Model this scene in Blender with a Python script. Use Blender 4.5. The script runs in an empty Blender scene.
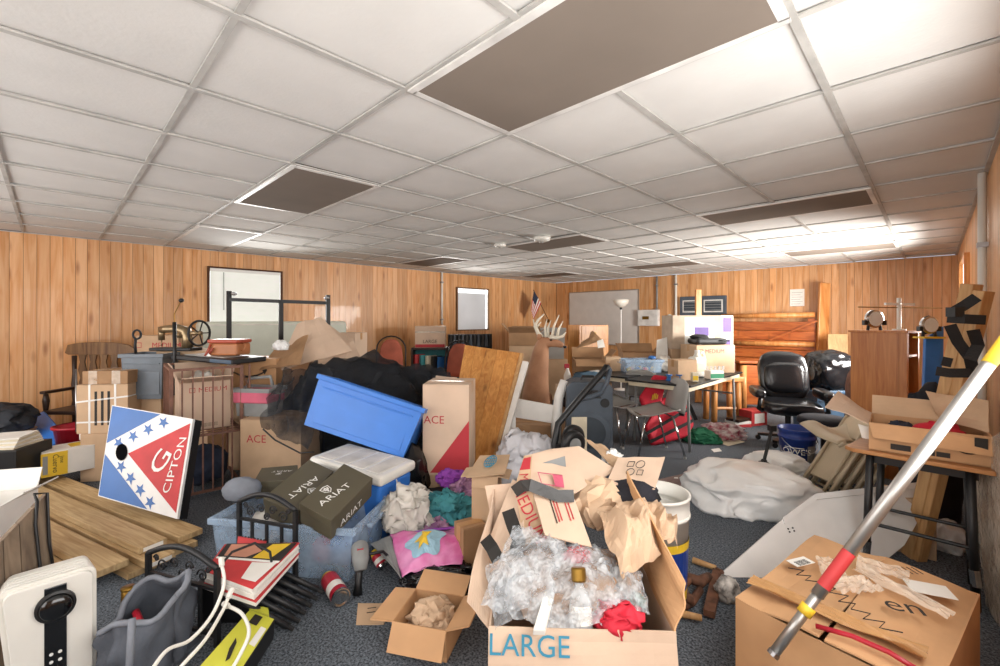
import bpy, bmesh, math, random
from mathutils import Vector, Matrix, Euler, noise
C = bpy.context.scene.collection
R = math.radians
noise.seed_set(7); random.seed(7)
# ------------------------------------------------------------------ camera
FOC, HOR, CAMZ, TH = 441.0, 319.0, 1.43, R(44.5)
cd = bpy.data.cameras.new('camera'); cam = bpy.data.objects.new('camera', cd); C.objects.link(cam)
cam.location = (0, 0, CAMZ); cam.rotation_euler = (R(90), 0, TH)
cd.sensor_width = 36; cd.lens = 36*FOC/1000; cd.shift_y = -(333-HOR)/1000; cd.clip_start = .02
bpy.context.scene.camera = cam
# ------------------------------------------------------------------ world, light, exposure
wd = bpy.data.worlds.new('world'); bpy.context.scene.world = wd; wd.use_nodes = True
wd.node_tree.nodes['Background'].inputs[0].default_value = (.75, .85, 1, 1)
wd.node_tree.nodes['Background'].inputs[1].default_value = 1.0
vs = bpy.context.scene.view_settings
vs.view_transform = 'Standard'; vs.look = 'None'; vs.exposure = 0.5; vs.gamma = 1.0; vs.use_curve_mapping = False
XL, XR, YF, YB, CEIL = -7.02, .25, 9.25, -2.04, 2.36
def daylight(name, loc, rot, sx, sy, power, col, spread=180):
    l = bpy.data.lights.new(name, 'AREA'); l.shape = 'RECTANGLE'; l.size = sx; l.size_y = sy; l.energy = power; l.color = col; l.spread = R(spread)
    o = bpy.data.objects.new(name, l); C.objects.link(o); o.location = loc; o.rotation_euler = rot
# daylight by the side, far and left windows; rear lamp is added fill
daylight('daylight_side', (XR-.06, .9, 1.5), (0, R(90), 0), 1.2, 2.9, 33, (1, .98, .95))
daylight('fill_rear', (-3.4, YB+.06, 1.4), (R(90), 0, 0), 5.6, 1.5, 54, (1, .98, .96))
daylight('daylight_far', (XR-.06, 6.75, 1.45), (0, R(90), 0), .8, 1.6, 122, (1, .97, .92), 140)
daylight('daylight_blinds', (XL+.2, 1.9, 1.75), (0, R(-90), 0), .7, .8, 10, (1, .99, .96), 110)
daylight('daylight_small_window', (XL+.1, 5.6, 1.7), (0, R(-90), 0), .7, .7, 12, (1, .98, .95), 110)
# ------------------------------------------------------------------ positions
FW = Vector((-math.sin(TH), math.cos(TH), 0)); RT = Vector((math.cos(TH), math.sin(TH), 0)); UP = Vector((0, 0, 1))
def W(u, v, d):            # the point seen at photo pixel u, v at forward distance d
    return Vector((0, 0, CAMZ)) + d*(FW + RT*((u-500)/FOC) + UP*((HOR-v)/FOC))
def F(u, v, z=0.0):        # ... on a level surface of height z
    return W(u, v, FOC*(CAMZ-z)/(v-HOR))
def G(u, d, z=0.0):        # column u at distance d, height z
    p = W(u, HOR, d); p.z = z; return p
def PX(u, v, X):
    k = W(u, v, 1)-Vector((0, 0, CAMZ)); return Vector((0, 0, CAMZ))+k*(X/k.x)
def PY(u, v, Y):
    k = W(u, v, 1)-Vector((0, 0, CAMZ)); return Vector((0, 0, CAMZ))+k*(Y/k.y)
# ------------------------------------------------------------------ materials
M = {}
def lin(h):
    c = [int(h[i:i+2], 16)/255 for i in (0, 2, 4)]
    return tuple((x/12.92 if x <= .04045 else ((x+.055)/1.055)**2.4) for x in c)+(1,)
class NT:
    def __init__(s, name):
        s.m = bpy.data.materials.new(name); s.m.use_nodes = True; s.t = s.m.node_tree; s.n = s.t.nodes
        s.b = s.n['Principled BSDF']; s.out = s.n['Material Output']; M[name] = s.m
    def add(s, typ, **kw):
        n = s.n.new(typ)
        for k, v in kw.items():
            if k in n.inputs: n.inputs[k].default_value = v
            else: setattr(n, k, v)
        return n
    def link(s, a, b): s.t.links.new(a, b)
    def coords(s, scale=(1, 1, 1), rnd=True):
        tc = s.add('ShaderNodeTexCoord'); mp = s.add('ShaderNodeMapping'); mp.inputs['Scale'].default_value = scale
        s.link(tc.outputs['Object'], mp.inputs['Vector'])
        if rnd:
            oi = s.add('ShaderNodeObjectInfo'); ml = s.add('ShaderNodeMath', operation='MULTIPLY'); ml.inputs[1].default_value = 37.0
            s.link(oi.outputs['Random'], ml.inputs[0]); s.link(ml.outputs[0], mp.inputs['Location'])
        return mp
def mat(name, col, rough=.6, metal=0, var=.12, scale=6, bump=0, bscale=40, spec=.5, col2=None, sheen=0, alpha=None, emit=0, coat=0):
    t = NT(name); c = lin(col); mp = t.coords()
    nz = t.add('ShaderNodeTexNoise', Scale=scale, Detail=4.0); t.link(mp.outputs[0], nz.inputs['Vector'])
    rp = t.add('ShaderNodeValToRGB'); e = rp.color_ramp.elements
    c2 = lin(col2) if col2 else tuple(x*(1-var*2) for x in c[:3])+(1,)
    c1 = c if col2 else tuple(min(1, x*(1+var)) for x in c[:3])+(1,)
    e[0].position = .3; e[0].color = c2; e[1].position = .7; e[1].color = c1
    t.link(nz.outputs['Fac'], rp.inputs[0]); t.link(rp.outputs[0], t.b.inputs['Base Color'])
    t.b.inputs['Roughness'].default_value = rough; t.b.inputs['Metallic'].default_value = metal
    t.b.inputs['Specular IOR Level'].default_value = spec; t.b.inputs['Coat Weight'].default_value = coat
    if bump:
        n2 = t.add('ShaderNodeTexNoise', Scale=bscale, Detail=3.0); t.link(mp.outputs[0], n2.inputs['Vector'])
        bp = t.add('ShaderNodeBump', Strength=bump, Distance=.01); t.link(n2.outputs['Fac'], bp.inputs['Height']); t.link(bp.outputs[0], t.b.inputs['Normal'])
    if emit:
        t.link(rp.outputs[0], t.b.inputs['Emission Color']); t.b.inputs['Emission Strength'].default_value = emit
    if alpha is not None: t.b.inputs['Alpha'].default_value = alpha
    return t.m
def wood(name, dark, light, rough=.35, grain=(22, 22, 1.6), knots=.0, var=.25, coat=0, knotcol='6a3a18'):
    t = NT(name); mp = t.coords(grain)
    nz = t.add('ShaderNodeTexNoise', Scale=1.0, Detail=5.0, Distortion=1.2); t.link(mp.outputs[0], nz.inputs['Vector'])
    rp = t.add('ShaderNodeValToRGB'); e = rp.color_ramp.elements
    e[0].position = .32; e[0].color = lin(dark); e[1].position = .68; e[1].color = lin(light); t.link(nz.outputs['Fac'], rp.inputs[0])
    last = rp.outputs[0]
    oi = t.add('ShaderNodeObjectInfo'); mr = t.add('ShaderNodeMapRange'); mr.inputs['To Min'].default_value = 1-var; mr.inputs['To Max'].default_value = 1+var*.4
    t.link(oi.outputs['Random'], mr.inputs['Value'])
    hs = t.add('ShaderNodeHueSaturation'); t.link(mr.outputs[0], hs.inputs['Value']); t.link(last, hs.inputs['Color']); last = hs.outputs[0]
    if knots:
        m2 = t.coords((7, 7, 1.9)); vo = t.add('ShaderNodeTexVoronoi', Scale=1.0); t.link(m2.outputs[0], vo.inputs['Vector'])
        kr = t.add('ShaderNodeValToRGB'); k = kr.color_ramp.elements
        k[0].position = .05; k[0].color = (knots, knots, knots, 1); k[1].position = .2; k[1].color = (0, 0, 0, 1); t.link(vo.outputs['Distance'], kr.inputs[0])
        mx = t.add('ShaderNodeMix', data_type='RGBA'); t.link(kr.outputs[0], mx.inputs[0]); t.link(last, mx.inputs[6]); mx.inputs[7].default_value = lin(knotcol); last = mx.outputs[2]
    t.link(last, t.b.inputs['Base Color']); t.b.inputs['Roughness'].default_value = rough; t.b.inputs['Coat Weight'].default_value = coat
    return t.m
def clear(name, col, see=.5, rough=.15, bump=0, bscale=60, voro=False, ms=7.0, sw=.2):
    t = NT(name); t.b.inputs['Base Color'].default_value = lin(col); t.b.inputs['Roughness'].default_value = rough
    tr = t.add('ShaderNodeBsdfTransparent'); mx = t.add('ShaderNodeMixShader'); mp = t.coords()
    nz = t.add('ShaderNodeTexNoise', Scale=ms, Detail=3.0); t.link(mp.outputs[0], nz.inputs['Vector'])
    mr = t.add('ShaderNodeMapRange'); mr.inputs['From Min'].default_value = .3; mr.inputs['From Max'].default_value = .7
    mr.inputs['To Min'].default_value = max(0, see-sw); mr.inputs['To Max'].default_value = min(1, see+sw)
    t.link(nz.outputs['Fac'], mr.inputs['Value']); t.link(mr.outputs[0], mx.inputs[0])
    t.link(t.b.outputs[0], mx.inputs[1]); t.link(tr.outputs[0], mx.inputs[2]); t.link(mx.outputs[0], t.out.inputs['Surface'])
    if bump:
        n2 = t.add('ShaderNodeTexVoronoi' if voro else 'ShaderNodeTexNoise', Scale=bscale); t.link(mp.outputs[0], n2.inputs['Vector'])
        bp = t.add('ShaderNodeBump', Strength=bump, Distance=.01); t.link(n2.outputs[0], bp.inputs['Height']); t.link(bp.outputs[0], t.b.inputs['Normal'])
    return t.m
wood('panel', 'cf9054', 'e3b181', .42, (16, 16, 1.3), .7, .2, .1, '96582a')
mat('groove', '4a2a14', .8); mat('tile', 'dedcd8', .95, var=.03, scale=3, bump=.12, bscale=55); mat('tee', 'bdbbb6', .6)  # tee is greyed darker than tile, standing in for its edge shadow
mat('diffuser', '857a70', .9, var=.05, scale=2, spec=.1); mat('diffuser_white', 'd8d8d6', .9, var=.03, spec=.1); mat('white_metal', 'e4e2de', .4); mat('black', '17181a', .45); mat('blackgloss', '0e0f11', .18, coat=.4)
mat('white', 'ecebe8', .5, var=.04); mat('whitewood', 'e9e6e0', .4, var=.05); mat('kraft', 'c9a988', .8, var=.07, scale=5, bump=.08, bscale=25)
mat('kraft_pink', 'd6bba3', .8, var=.06, scale=4, bump=.08, bscale=25); mat('kraft_orange', 'cc9f73', .75, var=.09, scale=4, bump=.1, bscale=20); mat('kraft_dark', 'a98460', .8, var=.08)
mat('tape', 'b98d5c', .3, var=.05); mat('black_tape', '2a2826', .3, bump=.15); clear('clear_tape', 'f4e6d4', .55, .08, .6, 30)
mat('red_ink', 'b8343c', .7, var=.04); mat('blue_ink', '3c8fae', .7, var=.04); mat('black_ink', '2b2724', .7); mat('white_ink', 'e9e9e4', .6, var=.02); mat('purple_ink', '5a3f86', .6)
mat('blue_plastic', '3b7cd4', .35, var=.04); mat('navy_plastic', '24408f', .3); mat('grey_plastic', '6a737c', .4); mat('bluegrey_plastic', '40566c', .35); mat('red_plastic', 'b01c30', .3)
mat('white_plastic', 'e6e4dc', .35, var=.03); mat('beige_plastic', 'c9b89c', .45, var=.04); mat('lightgrey_plastic', 'a9a8a4', .35, var=.04); mat('speaker_grey', '4b5560', .55, bump=.1, bscale=200)
mat('grille', '3a434c', .7, bump=.4, bscale=260); mat('chrome', 'c9c9c9', .15, 1); mat('steel', 'a9aaac', .3, 1); mat('aluminium', 'b4b2ae', .35, .85, var=.03); mat('brass', '8a6a2c', .35, .8); mat('rust', '6b4632', .8, var=.3, scale=20)
mat('rust_brown', '7c5646', .65, var=.15, scale=15); mat('iron', '1d1e20', .5, bump=.1); mat('bronze', '9a8566', .35, .7, var=.2)
mat('leather', '15161a', .28, bump=.25, bscale=35, coat=.2); mat('black_bag', '121316', .22, bump=.3, bscale=8); mat('white_bag', 'f0f0ee', .3, var=.03, bump=.2, bscale=9)
mat('net', '23272e', .75, var=.2, bump=.5, bscale=90); clear('net_sheer', '1b1e24', .32, .8, .5, 120)
mat('olive', '56503f', .6, var=.03); mat('red_leather', 'a84a34', .4); mat('pink', 'cf5f78', .5); mat('dark_wood', '33221a', .4); wood('walnut', '5a3d28', '8a6844', .45)
wood('lumber', 'a8875a', 'cdb083', .7, (3, 40, 14), .0, .2); wood('weathered', '6d5d4e', '97836d', .8, (20, 20, 2), 0, .2); wood('pine', 'b9773a', 'd79c58', .35, (25, 25, 2), .8, .12)
wood('oak', 'b46a31', 'cf8a4a', .35, (30, 30, 2), 0, .08); wood('cedar', '9a4a20', 'c87038', .35, (3, 20, 20), .5, .15); wood('log', 'c67a3a', 'e2a262', .4, (12, 12, 2), .5, .1); wood('desk_top', 'a9703f', 'c08a56', .4, (3, 25, 25), 0, .05)
wood('timber', 'b58755', 'd3a974', .6, (25, 25, 2), 0, .1); wood('mauve_plank', '7d6660', '96807a', .7, (18, 2, 18), 0, .1)
mat('cloth_white', 'd9d4cb', .9, bump=.3, bscale=30); mat('cloth_teal', '4f9ba0', .9, bump=.3, col2='357a84', scale=12); mat('cloth_pink', 'c79bb0', .9, col2='8a5f86', scale=14, bump=.3); mat('cloth_dark', '22222a', .9, bump=.4, var=.3)
mat('cloth_grey', '7d828b', .9, bump=.3, bscale=60); mat('cloth_greydark', '565b64', .9, bump=.3, bscale=60); mat('denim', '4a6478', .9, bump=.4); mat('cloth_green', '1f6b4a', .9, bump=.3); mat('cloth_purple', '8a3fa0', .9, bump=.3); mat('silver_cloth', 'c9c8cc', .35, bump=.3, bscale=12)
mat('red_cloth', 'd02038', .7, bump=.1, bscale=80); mat('strap', '19191b', .7, bump=.3, bscale=120); mat('mattress', 'cfd3c6', .9, var=.03, bump=.1); mat('red_seat', 'b4604a', .8)
mat('mylar_pink', 'd664a4', .25, col2='e9a0cc', scale=9); mat('mylar_blue', '9fc8dc', .25); mat('yellow', 'e2bc30', .5, var=.05); mat('lime', 'd3d24a', .5, var=.05); mat('purple_rim', '8c3aa6', .3)
mat('paper', 'e6e3dc', .8, var=.04); mat('cream', 'ddd2b8', .8); mat('red_print', 'c63a3c', .6); mat('skin_print', 'c98d74', .6); mat('kraft_paper', 'ccae90', .75, var=.08, bump=.12, bscale=14)
clear('bubble', 'd4d9dd', .55, .1, .9, 70, True, 17, .34); clear('clear_bin', 'b4cbe2', .62, .25); clear('clear_glass', 'e8eef0', .6, .05); mat('amber', '8a5a22', .2)
mat('orange_wrap', 'c07a3a', .3); mat('blind', 'e9ece6', .6, var=.02, emit=.2); mat('daylight_pane', 'ffffff', .5, var=0, emit=1.0); mat('frosted_pane', 'c9ccd0', .4, var=.06, scale=1.2, emit=.16); mat('whiteboard', 'd8d4cf', .25, var=.03)  # blind and pane glow stands in for daylight from outside
mat('green_box', '2f8a62', .6); mat('teal', '3a9aa0', .5); mat('deer', '9a6c4e', .75, col2='b98a68', scale=5, bump=.2); mat('antler', 'e5dcc8', .5); mat('blue_board', '2e6fb8', .4); mat('zebra', 'ddd8d0', .7, col2='2a2826', scale=25)
mat('stripe_cloth', 'e2dcd8', .9, col2='9a3048', scale=16, bump=.3); mat('game_blue', '2a66ae', .4, var=.05); mat('hole', '0b0b0c', .95, spec=.05); mat('product_grey', 'b3a08c', .7)
mat('glass_shade', 'eee8dc', .35, var=.03); mat('tan_leather', 'b5754a', .5); mat('carton_grey', '8d8f8e', .7); mat('dark_blue_cloth', '2b3346', .9, bump=.3)
# carpet: dark blue grey loop pile with a woven fleck
t = NT('carpet'); mp = t.coords((1, 1, 1), False)
n1 = t.add('ShaderNodeTexNoise', Scale=95.0, Detail=3.0, Roughness=.7); n2 = t.add('ShaderNodeTexNoise', Scale=1.3, Detail=3.0)
t.link(mp.outputs[0], n1.inputs['Vector']); t.link(mp.outputs[0], n2.inputs['Vector'])
r1 = t.add('ShaderNodeValToRGB'); e = r1.color_ramp.elements; e[0].position = .38; e[0].color = lin('2b323a'); e[1].position = .64; e[1].color = lin('8b949e')
t.link(n1.outputs['Fac'], r1.inputs[0])
mx = t.add('ShaderNodeMix', data_type='RGBA', blend_type='MULTIPLY'); mx.inputs[0].default_value = .5
t.link(r1.outputs[0], mx.inputs[6]); t.link(n2.outputs['Fac'], mx.inputs[7]); t.link(mx.outputs[2], t.b.inputs['Base Color']); t.b.inputs['Roughness'].default_value = .95
bp = t.add('ShaderNodeBump', Strength=.3, Distance=.006); t.link(n1.outputs['Fac'], bp.inputs['Height']); t.link(bp.outputs[0], t.b.inputs['Normal'])
# ------------------------------------------------------------------ mesh helpers
class MB:
    def __init__(s): s.v = []; s.f = []
    def poly(s, pts): n = len(s.v); s.v += [Vector(p) for p in pts]; s.f.append(tuple(range(n, n+len(pts)))); return s
    def box(s, c, size, rot=None):
        c = Vector(c); n = len(s.v); h = Vector(size)/2; m = rot.to_matrix() if isinstance(rot, Euler) else (rot or Matrix.Identity(3))
        for k in range(8): s.v.append(c + m @ Vector(((h.x if k & 1 else -h.x), (h.y if k & 2 else -h.y), (h.z if k & 4 else -h.z))))
        s.f += [tuple(n+i for i in q) for q in ((0, 2, 3, 1), (4, 5, 7, 6), (0, 1, 5, 4), (2, 6, 7, 3), (0, 4, 6, 2), (1, 3, 7, 5))]; return s
    def bar(s, a, b, w, h, up=None):
        a = Vector(a); b = Vector(b); z = (b-a).normalized(); up = Vector(up) if up else (Vector((0, 0, 1)) if abs(z.z) < .95 else Vector((1, 0, 0)))
        x = up.cross(z).normalized(); y = z.cross(x); return s.box((a+b)/2, (w, h, (b-a).length), Matrix((x, y, z)).transposed())
    def tube(s, pts, r, n=8, cap=True):
        pts = [Vector(p) for p in pts]; k = len(pts); rs = r if isinstance(r, (list, tuple)) else [r]*k; base = len(s.v)
        d = (pts[1]-pts[0]).normalized(); a = Vector((0, 0, 1)) if abs(d.z) < .9 else Vector((1, 0, 0)); x = d.cross(a).normalized()
        for i, p in enumerate(pts):
            t = ((pts[min(i+1, k-1)]-pts[max(i-1, 0)]).normalized()) if k > 1 else d
            x = (x - t*x.dot(t)); x = x.normalized() if x.length > 1e-6 else t.orthogonal().normalized(); y = t.cross(x)
            for j in range(n): s.v.append(p + rs[i]*(math.cos(2*math.pi*j/n)*x + math.sin(2*math.pi*j/n)*y))
        for i in range(k-1):
            for j in range(n): s.f.append((base+i*n+j, base+i*n+(j+1) % n, base+(i+1)*n+(j+1) % n, base+(i+1)*n+j))
        if cap: s.f.append(tuple(base+j for j in reversed(range(n)))); s.f.append(tuple(base+(k-1)*n+j for j in range(n)))
        return s
    def lathe(s, prof, n=24, c=(0, 0, 0), m=None, cap=True):
        base = len(s.v); c = Vector(c); m = m or Matrix.Identity(3)
        for (r, z) in prof:
            for j in range(n): s.v.append(c + m @ Vector((r*math.cos(2*math.pi*j/n), r*math.sin(2*math.pi*j/n), z)))
        for i in range(len(prof)-1):
            for j in range(n): s.f.append((base+i*n+j, base+i*n+(j+1) % n, base+(i+1)*n+(j+1) % n, base+(i+1)*n+j))
        if cap: s.f.append(tuple(base+j for j in reversed(range(n)))); s.f.append(tuple(base+(len(prof)-1)*n+j for j in range(n)))
        return s
    def slab(s, pts, th, toward=None):     # polygon of world points given thickness away from its seen side
        pts = [Vector(p) for p in pts]; nrm = Vector((0, 0, 0))
        for i, p in enumerate(pts): nrm += p.cross(pts[(i+1) % len(pts)])
        nrm.normalize(); cen = sum(pts, Vector())/len(pts); tw = (Vector(toward) if toward else Vector((0, 0, CAMZ)))-cen
        if nrm.dot(tw) < 0: nrm = -nrm; pts = pts[::-1]
        n = len(s.v); k = len(pts); s.v += pts + [p-nrm*th for p in pts]
        s.f.append(tuple(range(n, n+k))); s.f.append(tuple(range(n+2*k-1, n+k-1, -1)))
        for i in range(k): j = (i+1) % k; s.f.append((n+j, n+i, n+k+i, n+k+j))
        return s
    def prism(s, poly, y0, y1):            # polygon in local x, z pushed along y
        n = len(s.v); k = len(poly); s.v += [Vector((x, y0, z)) for x, z in poly] + [Vector((x, y1, z)) for x, z in poly]
        s.f.append(tuple(range(n, n+k))); s.f.append(tuple(range(n+2*k-1, n+k-1, -1)))
        for i in range(k): j = (i+1) % k; s.f.append((n+j, n+i, n+k+i, n+k+j))
        return s
    def grid(s, fn, nx, ny):
        n = len(s.v)
        for j in range(ny+1):
            for i in range(nx+1): s.v.append(Vector(fn(i/nx, j/ny)))
        for j in range(ny):
            for i in range(nx): a = n+j*(nx+1)+i; s.f.append((a, a+1, a+nx+2, a+nx+1))
        return s
    def lump(s, c, size, seed=0, amp=.25, freq=2.2, sub=4, flat=.6, power=1.0, ridge=.6):
        bm = bmesh.new(); bmesh.ops.create_icosphere(bm, subdivisions=sub, radius=1); n = len(s.v); o = Vector((seed*7.3, seed*3.1, seed*1.7)); c = Vector(c); size = Vector(size)
        for v in bm.verts:
            p = v.co.copy()
            if power != 1: p = Vector([math.copysign(abs(x)**power, x) for x in p])
            q = v.co*freq+o; nv = noise.noise_vector; w_ = nv(q*.8+Vector((5, 1, 2)))*.6
            p = p + amp*(.5*nv(q*.7) + .32*nv(q*1.5+w_) + .14*nv(q*3.3+w_))*Vector((1, 1, .8)).length/1.6
            p += v.co*amp*ridge*(.5*(abs(noise.noise(q*1.1+w_))-.2) + .3*(abs(noise.noise(q*2.4+w_))-.2) + .14*(abs(noise.noise(q*5+w_))-.2)); p.z = max(p.z, -flat)
            s.v.append(c+Vector((p.x*size.x, p.y*size.y, (p.z+flat)*size.z/(1+flat))))
        for f in bm.faces: s.f.append(tuple(n+v.index for v in f.verts))
        bm.free(); return s
    def xf(s, m): s.v = [m @ p for p in s.v]; return s
WT = {}
def build(mb, name, mt, parent=None, loc=None, rot=None, bevel=0, smooth=False, sub=0, solid=0, seg=2):
    vs_ = mb.v
    rt = parent
    while rt is not None and rt.parent is not None: rt = rt.parent
    if rt is not None and rt.name in WT: off = WT[rt.name]; vs_ = [p-off for p in vs_]
    elif parent is None and loc is None:
        b = sum(vs_, Vector())/len(vs_); b.z = min(p.z for p in vs_); vs_ = [p-b for p in vs_]; loc = b
    me = bpy.data.meshes.new(name); me.from_pydata([tuple(p) for p in vs_], [], mb.f); me.update()
    me.materials.append(M[mt])
    o = bpy.data.objects.new(name, me); C.objects.link(o)
    if smooth:
        for p in me.polygons: p.use_smooth = True
    if parent is not None: o.parent = parent
    if loc is not None: o.location = loc
    if rot is not None: o.rotation_euler = rot
    if sub: mo = o.modifiers.new('s', 'SUBSURF'); mo.levels = sub; mo.render_levels = sub
    if solid: mo = o.modifiers.new('t', 'SOLIDIFY'); mo.thickness = solid
    if bevel: mo = o.modifiers.new('b', 'BEVEL'); mo.width = bevel; mo.segments = seg; mo.limit_method = 'ANGLE'
    return o
def tag(o, label, cat, group=None, kind=None):
    o['label'] = label; o['category'] = cat
    if group: o['group'] = group
    if kind: o['kind'] = kind
    return o
def thing(name, label, cat, loc, rz=0, tilt=(0, 0), group=None, world=False):
    o = bpy.data.objects.new(name, None); C.objects.link(o); o.empty_display_size = .05; tag(o, label, cat, group)
    o.location = loc
    if world: WT[o.name] = Vector(loc)
    else:
        m = Matrix.Rotation(TH+R(rz), 3, 'Z') @ Matrix.Rotation(R(tilt[1]), 3, 'Y') @ Matrix.Rotation(R(tilt[0]), 3, 'X'); o.rotation_euler = m.to_euler()
    return o
def dup(root, loc, rz=None, label=None):
    r = root.copy(); C.objects.link(r); r.location = loc
    if rz is not None: r.rotation_euler = (0, 0, TH+R(rz))
    if label: r['label'] = label
    for ch in list(root.children):
        c = ch.copy(); C.objects.link(c); c.parent = r
        for g in list(ch.children): d = g.copy(); C.objects.link(d); d.parent = c
    return r
TC = {}
def textmesh(txt, size):
    if (txt, size) not in TC:
        cu = bpy.data.curves.new('t', 'FONT'); cu.body = txt; cu.size = size; cu.align_x = 'CENTER'; cu.align_y = 'CENTER'; cu.resolution_u = 3
        o = bpy.data.objects.new('t', cu); C.objects.link(o); dg = bpy.context.evaluated_depsgraph_get(); me = bpy.data.meshes.new_from_object(o.evaluated_get(dg))
        TC[(txt, size)] = ([v.co.copy() for v in me.vertices], [tuple(p.vertices) for p in me.polygons])
        bpy.data.objects.remove(o); bpy.data.curves.remove(cu); bpy.data.meshes.remove(me)
    return TC[(txt, size)]
def lettering(txt, size, mt, parent, m, wide=1.0, name='lettering'):     # m: 4x4 placing the text's xy plane
    v, f = textmesh(txt, size); mb = MB(); mb.v = [m @ Vector((p.x*wide, p.y, 0)) for p in v]; mb.f = list(f)
    return build(mb, name, mt, parent)
def face(side, w, d, h, x, z, spin=0, off=.0015):       # placing matrix on a box face; x along, z up from the box centre line/base
    if side == 'front': m = Matrix.Translation((x, -d/2-off, z)) @ Matrix.Rotation(R(90), 4, 'X')
    elif side == 'right': m = Matrix.Translation((w/2+off, x, z)) @ Matrix.Rotation(R(90), 4, 'Z') @ Matrix.Rotation(R(90), 4, 'X')
    elif side == 'left': m = Matrix.Translation((-w/2-off, -x, z)) @ Matrix.Rotation(R(-90), 4, 'Z') @ Matrix.Rotation(R(90), 4, 'X')
    else: m = Matrix.Translation((x, z, h+off))
    return m @ Matrix.Rotation(R(spin), 4, 'Z')
def qframe(a, b, c, d):      # quad TL TR BR BL in world -> fn(s, t, off), matrix(s, t, spin)
    a, b, c, d = map(Vector, (a, b, c, d)); n = (b-a).cross(a-d).normalized()
    cen = (a+b+c+d)/4
    if n.dot(Vector((0, 0, CAMZ))-cen) < 0: n = -n
    def P(s, t, off=.002): return (d*(1-s)+c*s)*(1-t)+(a*(1-s)+b*s)*t + n*off
    def mx(s, t, spin=0, off=.003):
        x = ((b-a)+(c-d)).normalized(); y = n.cross(x)
        return Matrix.Translation(P(s, t, off)) @ Matrix((x, y, n)).transposed().to_4x4() @ Matrix.Rotation(R(spin), 4, 'Z')
    return P, mx
def pq(quad):      # four pixel corners with distances; the third is set so that all lie in one plane
    a, b, c, d = [W(*p) for p in quad]; n = (b-a).cross(d-a).normalized(); k = W(quad[2][0], quad[2][1], 1)-Vector((0, 0, CAMZ)); o = Vector((0, 0, CAMZ))
    return [a, b, o+k*(n.dot(a-o)/n.dot(k)), d]
def scribble(mx, w, h, n, mt, parent, r=.002, seed=1):
    rn = random.Random(seed); pts = [mx @ Vector((-w/2+w*i/n+rn.uniform(-.2, .2)*w/n, (h/2 if i % 2 else -h/2)*rn.uniform(.5, 1), 0)) for i in range(n+1)]
    build(MB().tube(pts, r, 5), 'scribble', mt, parent)
def star(cx, cy, r, rot=0): return [(cx+(r if k % 2 == 0 else r*.42)*math.sin(k*math.pi/5+rot), cy+(r if k % 2 == 0 else r*.42)*math.cos(k*math.pi/5+rot)) for k in range(10)]
def hollow(mb, w, d, h, t=.006, z0=0):
    mb.box((0, 0, z0+t/2), (w, d, t))
    for sx in (-1, 1): mb.box((sx*(w/2-t/2), 0, z0+h/2), (t, d, h))
    for sy in (-1, 1): mb.box((0, sy*(d/2-t/2), z0+h/2), (w-2*t, t, h))
    return mb
def carton(label, w, d, h, loc, rz=0, tilt=(0, 0), mt='kraft', flaps=None, texts=(), tape=True, name='cardboard_box', group=None, cat='box'):
    """closed: body, two top flaps and tape; open: hollow body and four hinged flaps (angles from upright: front, back, left, right)"""
    o = thing(name, label, cat, loc, rz, tilt, group)
    if flaps is None:
        build(MB().box((0, 0, (h-.004)/2), (w, d, h-.004)), 'body', mt, o, bevel=.004)
        for s in (-1, 1): build(MB().box((0, s*d/4, h-.002), (w-.002, d/2-.003, .004)), 'flap', mt, o)
        if tape:
            build(MB().box((0, 0, h+.0008), (w+.002, .05, .0012)).box((w/2+.0008, 0, h-.04), (.0012, .05, .08)).box((-w/2-.0008, 0, h-.04), (.0012, .05, .08)), 'tape', 'tape', o)
    else:
        build(hollow(MB(), w, d, h), 'body', mt, o)
        for k, an in enumerate(flaps):
            if an is None: continue
            fl = d/2*.9 if k < 2 else min(w/2, d/2)*.9; wid = w*.98 if k < 2 else d*.98
            mb = MB().box((0, 0, fl/2), (wid, .006, fl), None); a = R(an)
            m = (Matrix.Translation((0, -d/2+.003, h)) @ Matrix.Rotation(a, 4, 'X'), Matrix.Translation((0, d/2-.003, h)) @ Matrix.Rotation(-a, 4, 'X'),
                 Matrix.Translation((-w/2+.003, 0, h)) @ Matrix.Rotation(-a, 4, 'Y') @ Matrix.Rotation(R(90), 4, 'Z'), Matrix.Translation((w/2-.003, 0, h)) @ Matrix.Rotation(a, 4, 'Y') @ Matrix.Rotation(R(90), 4, 'Z'))[k]
            build(mb.xf(m), 'flap', mt, o)
    for (side, txt, size, col, x, z, *sp) in texts:
        lettering(txt, size, col, o, face(side, w, d, h, x, z, sp[0] if sp else 0), sp[1] if len(sp) > 1 else 1.0)
    return o
def pxcarton(label, u0, u1, v0, v1, d, dep=.35, rz=0, **kw):   # a box whose near face spans those pixel columns/rows at distance d
    w = (u1-u0)*d/FOC; zt = CAMZ-(v0-HOR)*d/FOC; zb = CAMZ-(v1-HOR)*d/FOC; c = G((u0+u1)/2, d+dep/2, max(zb, 0)); c = G((u0+u1)/2, d, max(zb, 0))+FW*(dep/2)
    return carton(label, w, dep, zt-max(zb, 0), c, rz, **kw)
def lumpthing(name, label, cat, c, size, mt, seed=1, amp=.35, freq=2.2, sub=4, flat=.6, power=1.0, ridge=.7, smooth=True, rz=0, group=None):
    mb = MB().lump((0, 0, 0), size, seed, amp, freq, sub, flat, power, ridge); o = build(mb, name, mt, None, loc=c, rot=(0, 0, TH+R(rz)), smooth=smooth)
    return tag(o, label, cat, group)
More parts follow.
